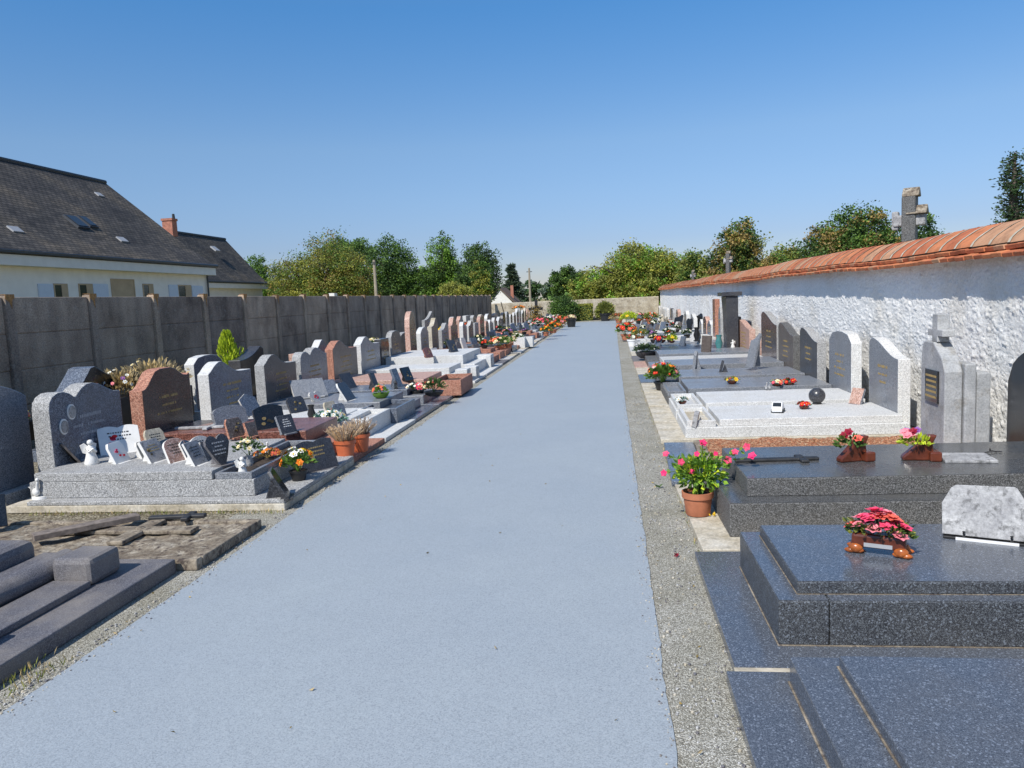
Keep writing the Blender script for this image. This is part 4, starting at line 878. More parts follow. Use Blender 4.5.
# ---------------------------------------------------------------- MONUMENTS behind the right wall
def bigcross(label, px0, px1, ptop, Y, group='monuments beyond the tiled wall'):
    a = aty(px0, ptop, Y); b2 = aty(px1, ptop, Y); w = b2.x-a.x; zt = a.z
    t = thing('stone_monument', label, 'monument', ((a.x+b2.x)/2, Y, 0), -.5, group); s_ = w/1.0
    mb = MB(); mb.box(-.2*s_, .2*s_, -.24*s_, .28*s_, 0, zt-.28*s_); mb.build('shaft', 'dark_granite_side', t, bevel=.02)
    mb = MB()   # little saddle roofs on the head and on the arms
    def saddle(x0, x1, y0, y1, z0, hh): mb.add([(x0, y0, z0), (x1, y0, z0), (x1, y1, z0), (x0, y1, z0), (x0, (y0+y1)/2, z0+hh), (x1, (y0+y1)/2, z0+hh)], [(0, 3, 2, 1), (0, 1, 5, 4), (2, 3, 4, 5), (0, 4, 3), (1, 2, 5)])
    saddle(-.2*s_, .28*s_, -.26*s_, .32*s_, zt-.3*s_, .3*s_); saddle(-.08*s_, .5*s_, -.3*s_, .38*s_, zt-.85*s_, .3*s_)
    mb.build('cap_stones', 'mossy_stone', t, bevel=.015)
    mb = MB(); mb.box(-.45*s_, .46*s_, -.16*s_, .2*s_, zt-1.2*s_, zt-.85*s_); mb.box(-.5*s_, -.3*s_, -.1*s_, .14*s_, zt-1.3*s_, zt-.72*s_); mb.build('arms', 'grey_marble', t, bevel=.02)
bigcross('tall lichen spotted stone cross with saddle roofed arms above the tiled wall', 893, 927, 188, 11.5)
bigcross('slim pale stone finial with small cap above the tiled wall far off', 723, 733, 251, 26)
bigcross('tiny pale stone cross tip above the far end of the tiled wall', 690, 696, 270, 38)
# ---------------------------------------------------------------- ITEMS ON THE GRAVES
NEAR = 'ornaments laid on the graves'
def plaque(label, loc, w, h, rz, tilt=.35, mat='charcoal_granite', side=None, shape='rect', th=.025, decor=None, name='memorial_plaque', prop=True, dcol='gold'):
    """stands on its lower edge, face toward local +x, leaning back"""
    t_ = thing(name, label, 'memorial plaque', loc, rz, NEAR)
    Mx = Matrix.Rotation(-tilt, 4, 'Y')
    pr = prof_shape(shape, w, h); mb = MB(); mb.prism(pr, -th, 0, 0, 1, Mx); sl_ = mb.build('slab', [mat, side or mat], t_, bevel=.003)
    if prop:
        mb = MB(); x1 = -math.sin(tilt)*h*.75-th-.01; mb.add([(-th-.005, -.012, 0), (x1-.05, -.012, 0), (x1-.002, -.012, math.cos(tilt)*h*.6), (-th-.005, .012, 0), (x1-.05, .012, 0), (x1-.002, .012, math.cos(tilt)*h*.6)], [(0, 1, 2), (5, 4, 3), (0, 3, 4, 1), (1, 4, 5, 2), (2, 5, 3, 0)]); mb.build('prop', side or mat, t_)
        mb = MB(); mb.box(-.07, .03, -w*.38, w*.38, -.012, .002); mb.build('foot', side or mat, t_, bevel=.002)
    rnd = random.Random(int(w*1000+h*777+loc[1]*31))
    if decor in ('text', 'both'):
        mb = MB(); zz = h*.72
        while zz > h*(.25 if decor == 'text' else .45):
            ww = w*rnd.uniform(.3, .66); y = -ww/2
            while y < ww/2:
                lw = rnd.uniform(.008, .022); mb.box(.0004, .0016, y, y+lw, zz, zz+h*.045, 0, Mx); y += lw+.008
            zz -= h*.12
        mb.build('lettering', dcol, sl_)
    if decor in ('flower', 'both'):
        mb = MB(); n_ = Vector((1, 0, 0))
        for q in range(5):
            y, z = (rnd.uniform(-w*.3, -w*.05), rnd.uniform(h*.35, h*.75)) if decor == 'both' else (rnd.uniform(-w*.25, w*.25), rnd.uniform(h*.2, h*.7))
            mb.prism([(y+w*.07*math.cos(a), z+w*.05*math.sin(a)) for a in [2*PI*i/7 for i in range(7)]], .0006, .0042, q % 2, q % 2, Mx)
        mb.build('painted_flower', ['pet_red', 'pet_pink'] if mat in ('white_ceramic', 'cream_stone', 'pale_granite') else ['gold', 'bronze'], sl_)
    return t_
def arrangement(name, label, loc, r, h, pot, blooms, leafm, br=.03, nleaf=160, ll=.05, cat='flowers', flat=.75, rz=0, sep_=False, stalk=0, spread=1.0, group=None):
    """pot: (shape, mat, radius, height). blooms: list of (material, count)"""
    t_ = thing(name, label, cat, loc, rz, group or NEAR)
    sh, pm, pr, ph = pot
    if sh == 'pot':
        mb = MB(); mb.lathe([(pr*.72, 0), (pr*.93, ph*.78), (pr*1.04, ph*.8), (pr*1.06, ph), (pr*.92, ph), (pr*.9, ph*.86)], 24); mb.build('pot', pm, t_, smooth=True)
        mb = MB(); mb.lathe([(pr*.86, ph*.84), (pr*.86, ph*.88)], 16); mb.build('soil', 'soil', t_)
    elif sh == 'bowl':
        mb = MB(); mb.lathe([(pr*.5, 0), (pr*.85, ph*.4), (pr, ph), (pr*.9, ph), (pr*.7, ph*.6)], 20); mb.build('bowl', pm, t_, smooth=True)
    elif sh == 'box':
        mb = MB(); mb.box(-pr*.6, pr*.6, -pr, pr, 0, ph); mb.build('planter_box', pm, t_, bevel=.01)
    elif sh == 'vase':
        mb = MB(); mb.lathe([(pr*.6, 0), (pr, ph*.3), (pr*.55, ph*.8), (pr*.8, ph), (pr*.6, ph*.95)], 16); mb.build('vase', pm, t_, smooth=True)
    c = Vector((0, 0, ph*.9+h*.35)); mb = MB()
    for q in range(nleaf):
        v_ = rv(); v_.z = abs(v_.z)*1.0-.25; s_ = U(.3, 1); p = c+Vector((v_.x*r*s_, v_.y*r*s_, v_.z*h*.6*s_)); leaf(mb, p, v_+Vector((0, 0, .35)), ll*U(.7, 1.3), ll*.5)
    for q in range(int(nleaf/12)):
        v_ = rv(); v_.z = abs(v_.z)+.2; e = c+Vector((v_.x*r*.7, v_.y*r*.7, v_.z*h*.4)); mb.tube([(0, 0, ph*.8), tuple(e)], [.004, .002], 4)
    mb.build('foliage', leafm, t_)
    k_ = 0
    for (mt, n_) in blooms:
        mb = MB()
        for q in range(n_):
            v_ = rv(); v_.z = abs(v_.z)*flat+.1
            p = c+Vector((v_.x*r*spread, v_.y*r*spread, v_.z*h*.68)); rr = br*U(.55, 1.15)
            if sep_: mb = MB()
            bloom(mb, p, rr, v_+Vector((0, 0, .3)), 6, 0, 1); k_ += 1
            if sep_: mb.build('flower', [mt, 'pet_yellow'], t_)
        if not sep_ and n_: mb.build('flowers', [mt, 'pet_yellow'], t_)
    return t_
def figurine(name, label, loc, h, mat, kind='angel', rz=0, cat='figurine'):
    t_ = thing(name, label, cat, loc, rz, NEAR); k = h/.2; mb = MB()
    if kind == 'angel':
        mb.lathe([(.05*k, 0), (.055*k, .012*k), (.042*k, .05*k), (.03*k, .1*k), (.034*k, .125*k), (.016*k, .145*k), (.012*k, .15*k)], 12)
        mb.ball((0.004*k, 0, .17*k), .023*k, 10); mb.tube([(0, .03*k, .125*k), (.035*k, .025*k, .1*k), (.045*k, 0, .125*k)], [.011*k, .01*k, .008*k], 6); mb.tube([(0, -.03*k, .125*k), (.035*k, -.025*k, .1*k), (.045*k, 0, .125*k)], [.011*k, .01*k, .008*k], 6)
        mb.build('body', mat, t_, smooth=True)
        for s_ in (-1, 1):
            mb = MB(); mb.add([(-.02*k, s_*.005*k, .07*k), (-.03*k, s_*.045*k, .09*k), (-.035*k, s_*.06*k, .15*k), (-.03*k, s_*.03*k, .165*k), (-.02*k, s_*.008*k, .14*k)]+[(-.03*k, s_*.005*k, .07*k), (-.04*k, s_*.045*k, .09*k), (-.045*k, s_*.06*k, .15*k), (-.04*k, s_*.03*k, .165*k), (-.03*k, s_*.008*k, .14*k)], [(0, 1, 2, 3, 4), (9, 8, 7, 6, 5)]+[(i, 5+i, 5+(i+1) % 5, (i+1) % 5) for i in range(5)]); mb.build('wing', mat, t_)
    elif kind == 'birds':
        mb.lathe([(.07*k, 0), (.065*k, .02*k), (.01*k, .025*k)], 14); mb.build('base', mat, t_, smooth=True)
        for s_ in (-1, 1):
            mb = MB(); mb.ball((0, s_*.035*k, .06*k), .035*k, 10, 0, (1.2, .8, 1)); mb.tube([(.02*k, s_*.035*k, .08*k), (.035*k, s_*.035*k, .13*k), (.03*k, s_*.03*k, .16*k)], [.016*k, .012*k, .013*k], 8); mb.ball((.034*k, s_*.032*k, .168*k), .017*k, 8); mb.add([(-.03*k, s_*.03*k, .06*k), (-.09*k, s_*.02*k, .1*k), (-.09*k, s_*.05*k, .1*k), (-.03*k, s_*.045*k, .07*k)], [(0, 1, 2, 3)]); mb.build('dove', mat, t_, smooth=True)
    elif kind == 'vase':
        mb.lathe([(.035*k, 0), (.03*k, .02*k), (.05*k, .09*k), (.03*k, .16*k), (.042*k, .2*k), (.032*k, .19*k)], 14); mb.build('vase_body', mat, t_, smooth=True)
        mb = MB(); mb.lathe([(.05*k, -.001), (.05*k, .012*k), (.036*k, .014*k)], 14); mb.build('foot', mat, t_)
    elif kind == 'lantern':
        mb.box(-.04*k, .04*k, -.04*k, .04*k, 0, .02*k); mb.build('foot', mat, t_)
        mb = MB(); mb.box(-.03*k, .03*k, -.03*k, .03*k, .02*k, .14*k); mb.build('glass', 'dark_glass', t_)
        mb = MB(); mb.lathe([(.045*k, .14*k), (.02*k, .18*k), (.006*k, .2*k)], 8); mb.build('cap', mat, t_)
    return t_
def P(px, py, z): p = at(px, py, z); return (p.x, p.y, z)
# --- left, on the speckled grave
z3 = .31
figurine('angel_figurine', 'white praying angel figurine in front of the two oval photos', P(92, 464, z3), .23, 'white_ceramic', 'angel', -.6)
plaque('brown edged plaque leaning back beside the white praying angel', P(78, 461, z3), .22, .24, .9, .6, 'bronze', 'weathered_wood', th=.02)
plaque('large white open book plaque with painted red flowers', P(122, 453, z3), .36, .30, -.85, .6, 'white_ceramic', None, 'book', .03, 'both', dcol='iron')
plaque('small white wedge plaque just in front of the white open book', P(124, 462, z3), .2, .2, -.05, .45, 'white_ceramic', None, 'cut', .025, 'flower')
plaque('grey and white photo plaque right of the white open book', P(160, 461, z3), .22, .22, -.1, .5, 'grey_marble', 'white_ceramic', 'rect', .03, 'both')
plaque('second pale plaque tilted back behind the grey and white photo plaque', P(160, 450, z3), .2, .22, -.4, .4, 'cream_stone', None, 'cut', .03, 'text', dcol='iron')
plaque('pinkish fan shaped plaque in the middle of the plaque line', P(181, 461, z3), .23, .22, -.3, .4, 'pink_granite', 'white_ceramic', 'round', .025, 'text', dcol='bronze')
plaque('narrow white plaque left of the dark heart plaque', P(202, 464, z3), .2, .22, -.05, .45, 'grey_marble', 'white_ceramic', 'rect', .02, 'text', dcol='iron')
plaque('pale plaque leaning behind the narrow white plaque', P(206, 456, z3), .19, .2, -.3, .4, 'pale_granite', 'white_ceramic', 'arch', .025, 'text', dcol='iron')
plaque('dark grey heart shaped plaque with engraved lines on a small foot', P(224, 465, z3), .24, .27, -.4, .3, 'charcoal_granite', 'weathered_granite', 'heart', .03, 'text', dcol='grey_paint')
arrangement('bouquet', 'cream silk bouquet with dark leaves at the end of the plaque line', P(250, 466, z3-.03), .12, .16, ('vase', 'grey_marble', .035, .1), [('pet_cream', 9), ('pet_white', 5)], 'leaf_dark', .026, 70)
figurine('angel_figurine', 'small white child angel figurine at the corner of the pale grey grave', P(243, 476, .235), .17, 'white_ceramic', 'angel', -.7)
arrangement('succulent', 'rusty red succulents filling the planter of the pale grey grave', P(268, 458, .25), .13, .09, ('none', '', .02, .0), [('pet_coral', 22), ('pet_orange', 12)], 'leaf_brown', .02, 120, .03)
figurine('dove_figurine', 'white porcelain doves on a branch above the rusty succulents', P(266, 452, .3), .1, 'white_ceramic', 'birds', .3)
arrangement('flower_pot', 'orange and white begonias in a dark pot at the planter corner', P(299, 480, .095), .14, .22, ('pot', 'black_plastic', .08, .09), [('pet_orange', 8), ('pet_white', 6), ('pet_yellow', 3)], 'leaf_green', .04, 200, .05, 'potted plant', sep_=True)
plaque('black glossy slab leaning on edge at the foot of the pale grey grave', P(290, 496, .095), .22, .27, .35, .5, 'black_granite', 'charcoal_granite', 'cut', .03, None)
plaque('large dark two panel plaque beside the orange begonias', P(322, 470, .095), .42, .30, -.5, .35, 'charcoal_granite', 'weathered_granite', 'book', .04, 'both')
figurine('dove_figurine', 'pair of small white doves on the front left slab corner', P(41, 498, .095), .2, 'white_ceramic', 'birds', -.4)
for (px, py, lb, rr) in ((346, 458, 'terracotta pot of dry beige heather, nearer of the two', .105), (361, 451, 'terracotta pot of dry beige heather, farther of the two', .1)):
    x, y, z = P(px, py, .061); t_ = thing('heather_pot', lb, 'potted plant', (x, y, z), 0, 'terracotta pots of dry heather')
    mb = MB(); mb.lathe([(rr*.75, 0), (rr*.95, .15), (rr*1.06, .155), (rr*1.08, .19), (rr*.95, .19), (rr*.9, .16)], 24); mb.build('pot', 'orange_plastic', t_, smooth=True)
    mb = MB(); mb.lathe([(rr*.88, .16), (rr*.85, .17)], 16); mb.build('soil', 'soil', t_)
    mb = MB()
    for q in range(150):
        a = U(0, 6.28); s_ = U(.1, 1)**.6; b_ = Vector((math.cos(a)*rr*.7*s_, math.sin(a)*rr*.7*s_, .17)); e = b_+Vector((math.cos(a)*.12*s_+U(-.02, .02), math.sin(a)*.12*s_+U(-.02, .02), U(.12, .2)*(1.1-.3*s_)))
        mb.tube([tuple(b_), tuple((b_+e)/2+Vector((0, 0, .01))), tuple(e)], [.0035, .004, .002], 4)
        for w_ in range(4):
            p = b_.lerp(e, U(.4, 1)); leaf(mb, p, rv()+Vector((0, 0, 1)), .02, .01)
    mb.build('heather', 'leaf_heather', t_)
arrangement('flower_pot', 'white flowering plant with green leaves behind the heather pots', P(330, 433, .1), .19, .2, ('pot', 'terracotta', .08, .1), [('pet_white', 22), ('pet_cream', 6)], 'leaf_blue', .04, 200, .06, 'potted plant')
# --- on the red granite grave
z4 = .34
pp = P(200, 429, z4); cross('stone_cross', 'grey stone cross lying flat on the red granite ledger', (pp[0], pp[1], z4+.002), .1, .55, .28, .03, .055, 'grey_marble', .3)
plaque('dark brown hexagonal plaque leaning on the red granite ledger', P(238, 437, z4), .2, .2, -.4, .3, 'brown_granite', 'red_granite_side', 'cut', .03, 'flower')
plaque('small dark brown upright plaque right of the hexagonal one', P(254, 436, z4), .13, .15, -.35, .35, 'brown_granite', 'red_granite_side', 'rect', .03, None)
plaque('rounded grey granite plaque behind the hexagonal brown one', P(233, 424, z4), .42, .22, -.5, .3, 'grey_granite', None, 'round', .05, None)
plaque('wide black plaque with gilded floral scroll in the middle of the red ledger', P(272, 428, z4), .36, .26, -.55, .25, 'black_granite', 'charcoal_granite', 'arch', .025, 'flower')
plaque('dark marbled plaque standing behind the gilded black one', P(256, 415, z4), .3, .3, -.2, .5, 'bluegrey_granite', 'pale_granite', 'roof', .02, None)
plaque('slate plaque with a white bird at the right end of the red ledger', P(290, 433, z4), .2, .2, -.45, .4, 'charcoal_granite', 'grey_granite', 'rect', .03, 'text', dcol='white_ceramic')
# --- on further left graves
plaque('grey speckled slab propped up against the heart notched headstone', P(312, 397, .3), .5, .36, -.9, .8, 'grey_granite', 'pale_granite', 'rect', .05, None)
plaque('steel blue slab tilted beside the grey speckled slab', P(327, 393, .28), .4, .3, -.9, .9, 'bluegrey_granite', 'grey_granite', 'rect', .04, None)
plaque('white edged triangular plaque on the blue grey ledger', P(352, 400, .28), .3, .3, -.1, .55, 'charcoal_granite', 'white_granite', 'cut', .03, None)
plaque('dark leaning plaque behind the white edged triangular one', P(352, 388, .28), .3, .28, -.3, .5, 'charcoal_granite', None, 'rect', .03, None)
figurine('vase', 'small dark bronze vase standing on the white ledger', P(312, 421, .24), .2, 'iron', 'vase', 0, 'vase')
plaque('small cream photo plaque near the dark bronze vase', P(333, 415, .24), .2, .18, -.4, .3, 'cream_stone', None, 'cut', .03, 'flower')
plaque('small grey plaque just right of the cream photo plaque', P(342, 417, .24), .18, .18, -.5, .35, 'bluegrey_granite', None, 'cut', .03, None)
arrangement('flower_bowl', 'round green bowl of pink and white flowers on a blue grey ledger', P(381, 398, .28), .12, .12, ('bowl', 'leaf_bright', .12, .07), [('pet_coral', 8), ('pet_white', 6)], 'leaf_bright', .035, 90)
plaque('slim dark slanting plaque behind the round green bowl', P(378, 389, .28), .14, .28, -.2, .35, 'charcoal_granite', None, 'rect', .03, None)
plaque('slate blue slanting plaque right of the round green bowl', P(401, 387, .28), .18, .32, -.2, .35, 'bluegrey_granite', None, 'rect', .04, None)
figurine('lantern', 'little dark lantern beside the slate blue slanting plaque', P(396, 389, .28), .14, 'iron', 'lantern', 0, 'lantern')
arrangement('flower_bowl', 'pink and white cyclamen bowl on the dark trough edge', P(417, 395, .15), .17, .13, ('bowl', 'black_plastic', .13, .08), [('pet_pink', 12), ('pet_white', 12)], 'leaf_dark', .04, 80)
arrangement('wreath', 'dark withered wreath with red flowers beside the cyclamen bowl', P(434, 396, .15), .2, .22, ('bowl', 'black_plastic', .16, .08), [('pet_darkred', 6), ('pet_cream', 5)], 'leaf_dark', .03, 160, .06)
def trough(label, loc, lx, ly, h, mat, fill='soil', rz=0, name='stone_planter'):
    t_ = thing(name, label, 'planter', loc, rz, NEAR); mb = MB(); th = .04
    mb.box(0, lx, 0, th, 0, h); mb.box(0, lx, ly-th, ly, 0, h); mb.box(0, th, th, ly-th, 0, h); mb.box(lx-th, lx, th, ly-th, 0, h); mb.build('walls', mat, t_, bevel=.004)
    mb = MB(); mb.box(th, lx-th, th, ly-th, 0, h*.7); mb.build('fill', fill, t_); return t_
p = P(371, 436, .05); trough('white granite planter box at the foot of the white grave', (p[0]-.5, p[1]+.05, .05), .48, .9, .2, 'white_granite', 'pale_granite')
p = P(398, 423, .05); trough('blue grey granite planter box with an empty dark basin', (p[0]-.5, p[1]-.02, .05), .5, .95, .2, 'bluegrey_granite', 'charcoal_granite')
p = P(438, 396, .05); trough('red granite planter with dark soil at the foot of the arched red grave', (p[0]-.1, p[1], .05), .5, 1.1, .26, 'red_granite_side', 'soil')
for (px, py, lb) in ((463, 381, 'white granite foot block with shaded side, left of a pair'), (472, 378, 'white granite foot block with shaded side, right of a pair'), (484, 367, 'large white granite block at the foot of the wide double grave')):
    p = P(px, py, .05); t_ = thing('granite_block', lb, 'stone block', p, 0, 'granite blocks along the left kerb'); mb = MB(); k = 1.6 if px > 480 else 1
    mb.box(-.12*k, .12*k, -.14, .14*k+.1, 0, .24*k**.4); mb.build('block', 'white_granite', t_, bevel=.008); mb = MB(); mb.box(.1201*k, .128*k, -.1, .14*k+.05, .03, .2); mb.build('shade_panel', 'grey_granite', t_)  # grey sheet paints shade onto the block's path-facing side
# back row plants
arrangement('flower_pot', 'black planter of bright pink cyclamen behind the double lobed headstone', (at(32, 450, .1).x-.7, at(32, 450, .1).y+.5, .1), .24, .22, ('box', 'black_plastic', .28, .25), [('pet_hotpink', 26), ('pet_rose', 18), ('pet_white', 6)], 'leaf_green', .045, 160, .06, 'potted plant', group='planters behind the left row')
p = atx(120, 420, -6.3)
arrangement('flower_pot', 'black square tub of fading heather and white flowers beside the red shield grave', (-6.3, p.y+.1, .1), .36, .42, ('box', 'black_plastic', .4, .5), [('pet_white', 10), ('pet_purple', 3), ('pet_rose', 4)], 'leaf_dry', .03, 620, .09, 'potted plant', group='planters behind the left row')
p = atx(155, 400, -6.5)
arrangement('heather', 'tall dry heather stalks behind the red shield headstone', (-6.5, p.y, .1), .5, .55, ('box', 'charcoal_granite', .5, .45), [('pet_cream', 8)], ['leaf_dry'], .03, 520, .09, 'plant', group='planters behind the left row')
p = atx(230, 380, -6.6); t_ = thing('young_conifer', 'yellow green young conifer between the blue and the black scroll headstones', 'shrub', (-6.6, p.y, 0), 0, 'planters behind the left row')
mb = MB(); zt = atx(233, 333, -6.6).z
for q in range(1500):
    f = random.random(); z = .2+(zt-.2)*f; r_ = .3*(1-f)**.8+.03; a = U(0, 6.28); s_ = math.sqrt(random.random()); leaf(mb, Vector((math.cos(a)*r_*s_, math.sin(a)*r_*s_+(.32 if q % 4 == 0 and f < .7 else 0), z)), Vector((math.cos(a)*.5, math.sin(a)*.5, 1.2)), .09, .035)
mb.build('foliage', ['leaf_lime'], t_); mb = MB(); mb.tube([(0, 0, 0), (0, 0, zt-.2)], [.025, .008], 6); mb.build('stem', 'bark', t_)
for (px, Xb, lb, mt) in ((336, -6.2, 'red flowers peeping between the heart notched and the arched red headstones', 'pet_red'), (373, -6.2, 'pale yellow flowers behind the white edged headstone', 'pet_cream'), (443, -6.0, 'yellow flowers near the concrete wall beside the swooping stones', 'pet_yellow'), (466, -6.0, 'red flowers between distant headstones near the concrete wall', 'pet_red')):
    p = atx(px, 345 if px < 400 else 322, Xb); arrangement('flower_pot', lb, (Xb, p.y, .25), .25, .3, ('pot', 'terracotta', .14, .25), [(mt, 24)], 'leaf_green', .06, 120, .07, 'potted plant', group='planters behind the left row')
# --- kerbside flowers on the left, far
FL = [(553, 333, 'pet_red', 'pet_orange', .35, 'red geraniums spilling over the left kerb'), (546, 336, 'pet_orange', 'pet_yellow', .25, 'orange marigolds next to the red geraniums'), (541, 328, 'pet_pink', 'pet_hotpink', .4, 'pink flower mound behind the red geraniums'), (532, 330, 'pet_rose', 'pet_white', .25, 'pale pink flowers left of the pink mound'),
      (560, 327, 'pet_red', 'pet_rose', .3, 'red and rose flowers farther along the left kerb'), (563, 324, 'pet_coral', 'pet_red', .35, 'coral flowers close to the black planter'), (549, 325, 'pet_white', 'pet_purple', .35, 'white and purple flowers on a far left grave'), (555, 322, 'pet_rose', 'pet_white', .3, 'rose and white flowers near the end of the left row'), (518, 343, 'pet_white', 'pet_white', .2, 'white flowers in front of the white cube planters'), (500, 351, 'pet_cream', 'pet_coral', .3, 'cream and coral bouquet beside the cube planters'), (508, 349, 'pet_cream', 'pet_rose', .28, 'pale dried bouquet just left of the cube planters')]
for (px, py, m1, m2, r_, lb) in FL:
    p = P(px, py, .15); arrangement('flower_pot', lb, p, r_, r_*1.0, ('pot', 'terracotta', r_*.5, .15), [(m1, 18), (m2, 12)], 'leaf_green', r_*.2, 200, r_*.32, 'potted plant', group='flowers along the left row')
for (px, py, lb) in ((520, 348, 'white cube planter on the left kerb, left one'), (528, 347, 'white cube planter on the left kerb, right one')):
    p = P(px, py, .05); trough(lb, (p[0]-.2, p[1], .05), .36, .4, .32, 'white_granite')
# black planters on the path end
def blackpot(label, px, py, r_, h_, kind):
    p = P(px, py, .006)
    if kind == 'dead': return arrangement('planter', label, p, r_*.9, .25, ('pot', 'black_plastic', r_, h_), [('pet_cream', 20), ('pet_coral', 3)], 'leaf_heather', .07, 200, .1, 'planter', group='black planters at the far end of the path')
    return arrangement('planter', label, p, r_*1.5, .95, ('pot', 'black_plastic', r_, h_), [('pet_coral', 4)], ['leaf_olive'], .05, 900, .13, 'planter', group='black planters at the far end of the path')
blackpot('round black planter with faded pale plants on the left side of the path', 571.5, 327, .27, .45, 'dead')
blackpot('round black planter with a bushy green shrub at the end of the path', 605.5, 321, .36, .48, 'bush')
p = atx(537, 325, -4.0); t_ = thing('calvary_cross', 'dark cross draped with withered plants standing out of the left row', 'cross', (p.x, p.y, 0), .3); zt = atx(537, 300, -4.0).z
mb = MB(); mb.box(-.07, .07, -.07, .07, 0, zt); mb.box(-.42, .35, -.06, .06, zt-.55, zt-.4); mb.build('cross_body', 'iron', t_, bevel=.01)
mb = MB()
for q in range(700):
    f = random.random(); leaf(mb, Vector((random.gauss(-.05, .13+.1*(1-f)), random.gauss(0, .13), .2+f*(zt-.5))), rv(), .1, .06)
mb.build('climber', ['leaf_brown', ], t_)
mb = MB(); mb.box(-.3, .3, -.3, .3, 0, .35); mb.build('pedestal', 'charcoal_granite', t_, bevel=.02)
p = atx(519, 312, -5.6); arrangement('hanging_basket', 'orange brown flower dish on a stand near the end of the concrete wall', (-5.6, p.y, 0), .4, .35, ('vase', 'iron', .1, 1.0), [('pet_orange', 20)], 'leaf_brown', .08, 120, .1, 'flowers')
t_ = thing('stake', 'thin pale slanting stake in front of the concrete wall end', 'stake', (atx(507, 318, -6.5).x, atx(507, 318, -6.5).y, 0)); a = atx(501, 302, -6.5)-Vector(t_.location); mb = MB(); mb.tube([(0, 0, 0), tuple(a)], .03, 6); mb.build('rod', 'pole_wood', t_)
# --- RIGHT SIDE
# terracotta pot with pink trumpet flowers
p = P(698, 514, .05); t_ = thing('flower_pot', 'terracotta pot of green leaves and pink trumpet flowers on the kerb slab', 'potted plant', p, 0, NEAR)
pr = .105; ph = .165; mb = MB(); mb.lathe([(pr*.76, 0), (pr*.8, .006), (pr*.93, ph*.74), (pr*1.03, ph*.75), (pr*1.05, ph), (pr*.95, ph), (pr*.9, ph*.85)], 32); mb.build('pot', 'terracotta', t_, smooth=True)
mb = MB(); mb.lathe([(pr*.9, ph*.83), (pr*.86, ph*.86)], 20); mb.build('soil', 'soil', t_)
mb = MB(); st = MB(); dep = p[1]
cen = Vector((.02, .02, .30))
for q in range(620):
    v_ = rv(); s_ = U(.2, 1); q_ = cen+Vector((v_.x*.19*s_, v_.y*.14*s_, v_.z*.12*s_)); leaf(mb, q_, v_+Vector((0, 0, .15)), U(.03, .055), .032, random.choice([0, 1, 1, 2]), .3)
for q in range(16):
    v_ = rv(); e = cen+Vector((v_.x*.17, v_.y*.12, abs(v_.z)*.1)); st.tube([(U(-.03, .03), U(-.03, .03), ph*.8), tuple((cen+e)/2), tuple(e)], [.005, .004, .002], 5)
fp = [(728, 460), (681, 462), (708, 466), (735, 452), (703, 443), (747, 447), (697, 454), (716, 454), (666, 454), (692, 471), (664, 473), (752, 456)]
tips = []
for (px, py) in fp:
    q_ = aty(px, py, dep-.04+U(-.05, .05))-Vector(p); tips.append(q_)
    st.tube([tuple(cen+(q_-cen)*.3), tuple((cen+q_)/2+Vector((0, 0, .015))), tuple(q_)], [.003, .0025, .002], 5)
    for w_ in range(6): leaf(mb, cen.lerp(q_, U(.5, .92)), rv()+Vector((0, 0, .3)), .045, .02, 1)
mb.build('foliage', ['leaf_green', 'leaf_bright', 'leaf_lime'], t_); st.build('stems', 'leaf_mid', t_)
for q_ in tips:
    mb = MB(); fd = Vector((U(-.7, .7), U(-1, -.5), U(0, .9))); fr_ = U(.022, .034); bloom(mb, q_, fr_, fd, 5, 0, None, 1); bloom(mb, q_+fd*.004, fr_*.75, fd, 5, 0, None, 1); mb.tube([tuple(q_-fd.normalized()*.03), tuple(q_)], [.003, .009], 6); mb.build('flower', [random.choice(['pet_hotpink', 'pet_pink', 'pet_hotpink']), 'pet_yellow'], t_)
for (px, py, mt, lb, z_) in ((712, 516, 'pet_yellow', 'fallen yellow leaf at the foot of the terracotta pot', .05), (678, 557, 'pet_darkred', 'fallen dark red blossom on the right gravel strip', .004), (659, 488, 'leaf_dark', 'small dark leafy weed in the right gravel strip', .004)):
    p = P(px, py, z_); mb = MB()
    for q in range(7): leaf(mb, Vector((U(-.02, .02), U(-.02, .02), .004)), Vector((U(-1, 1), U(-1, 1), .5)), .03 if 'weed' not in lb else .05, .016)
    o = mb.build('fallen_flower' if 'weed' not in lb else 'weed', mt, None, loc=p); tag(o, lb, 'flower' if 'weed' not in lb else 'weed')
# ceramic flower box on blue grave
p = P(879, 553, .3125); t_ = thing('flower_box', 'ceramic casket of pink and red roses with amber feet on the blue granite ledger', 'flowers', p, -.42, NEAR); t_.scale = (1.12, 1.12, 1.12)
mb = MB(); mb.box(-.105, .105, -.042, .042, .028, .088); mb.build('casket', 'brown_ceramic', t_, bevel=.012)
for sx in (-1, 1):
    for sy in (-1, 1):
        mb = MB(); mb.ball((sx*.088, sy*.036, .024), .023, 12, 0, (1.3, .8, .95)); mb.ball((sx*.108, sy*.038, .012), .014, 10, 0, (1.8, .9, .8)); mb.ball((sx*.072, sy*.037, .014), .012, 10, 0, (1.5, .8, .9)); mb.build('foot', 'amber_ceramic', t_, smooth=True)
mb = MB(); mb.box(-.055, .055, -.0445, -.0405, .035, .052); mb.build('front_label', 'grey_paint', t_)
mb = MB()
for q in range(260):
    a = U(0, 6.28); s_ = U(.5, 1.05); leaf(mb, Vector((math.cos(a)*.12*s_, math.sin(a)*.065*s_, .085+U(0, .045))), Vector((math.cos(a), math.sin(a), U(.1, .9))), U(.02, .035), .018, random.randrange(2), .3)
mb.build('foliage', ['leaf_olive', 'leaf_dark'], t_)
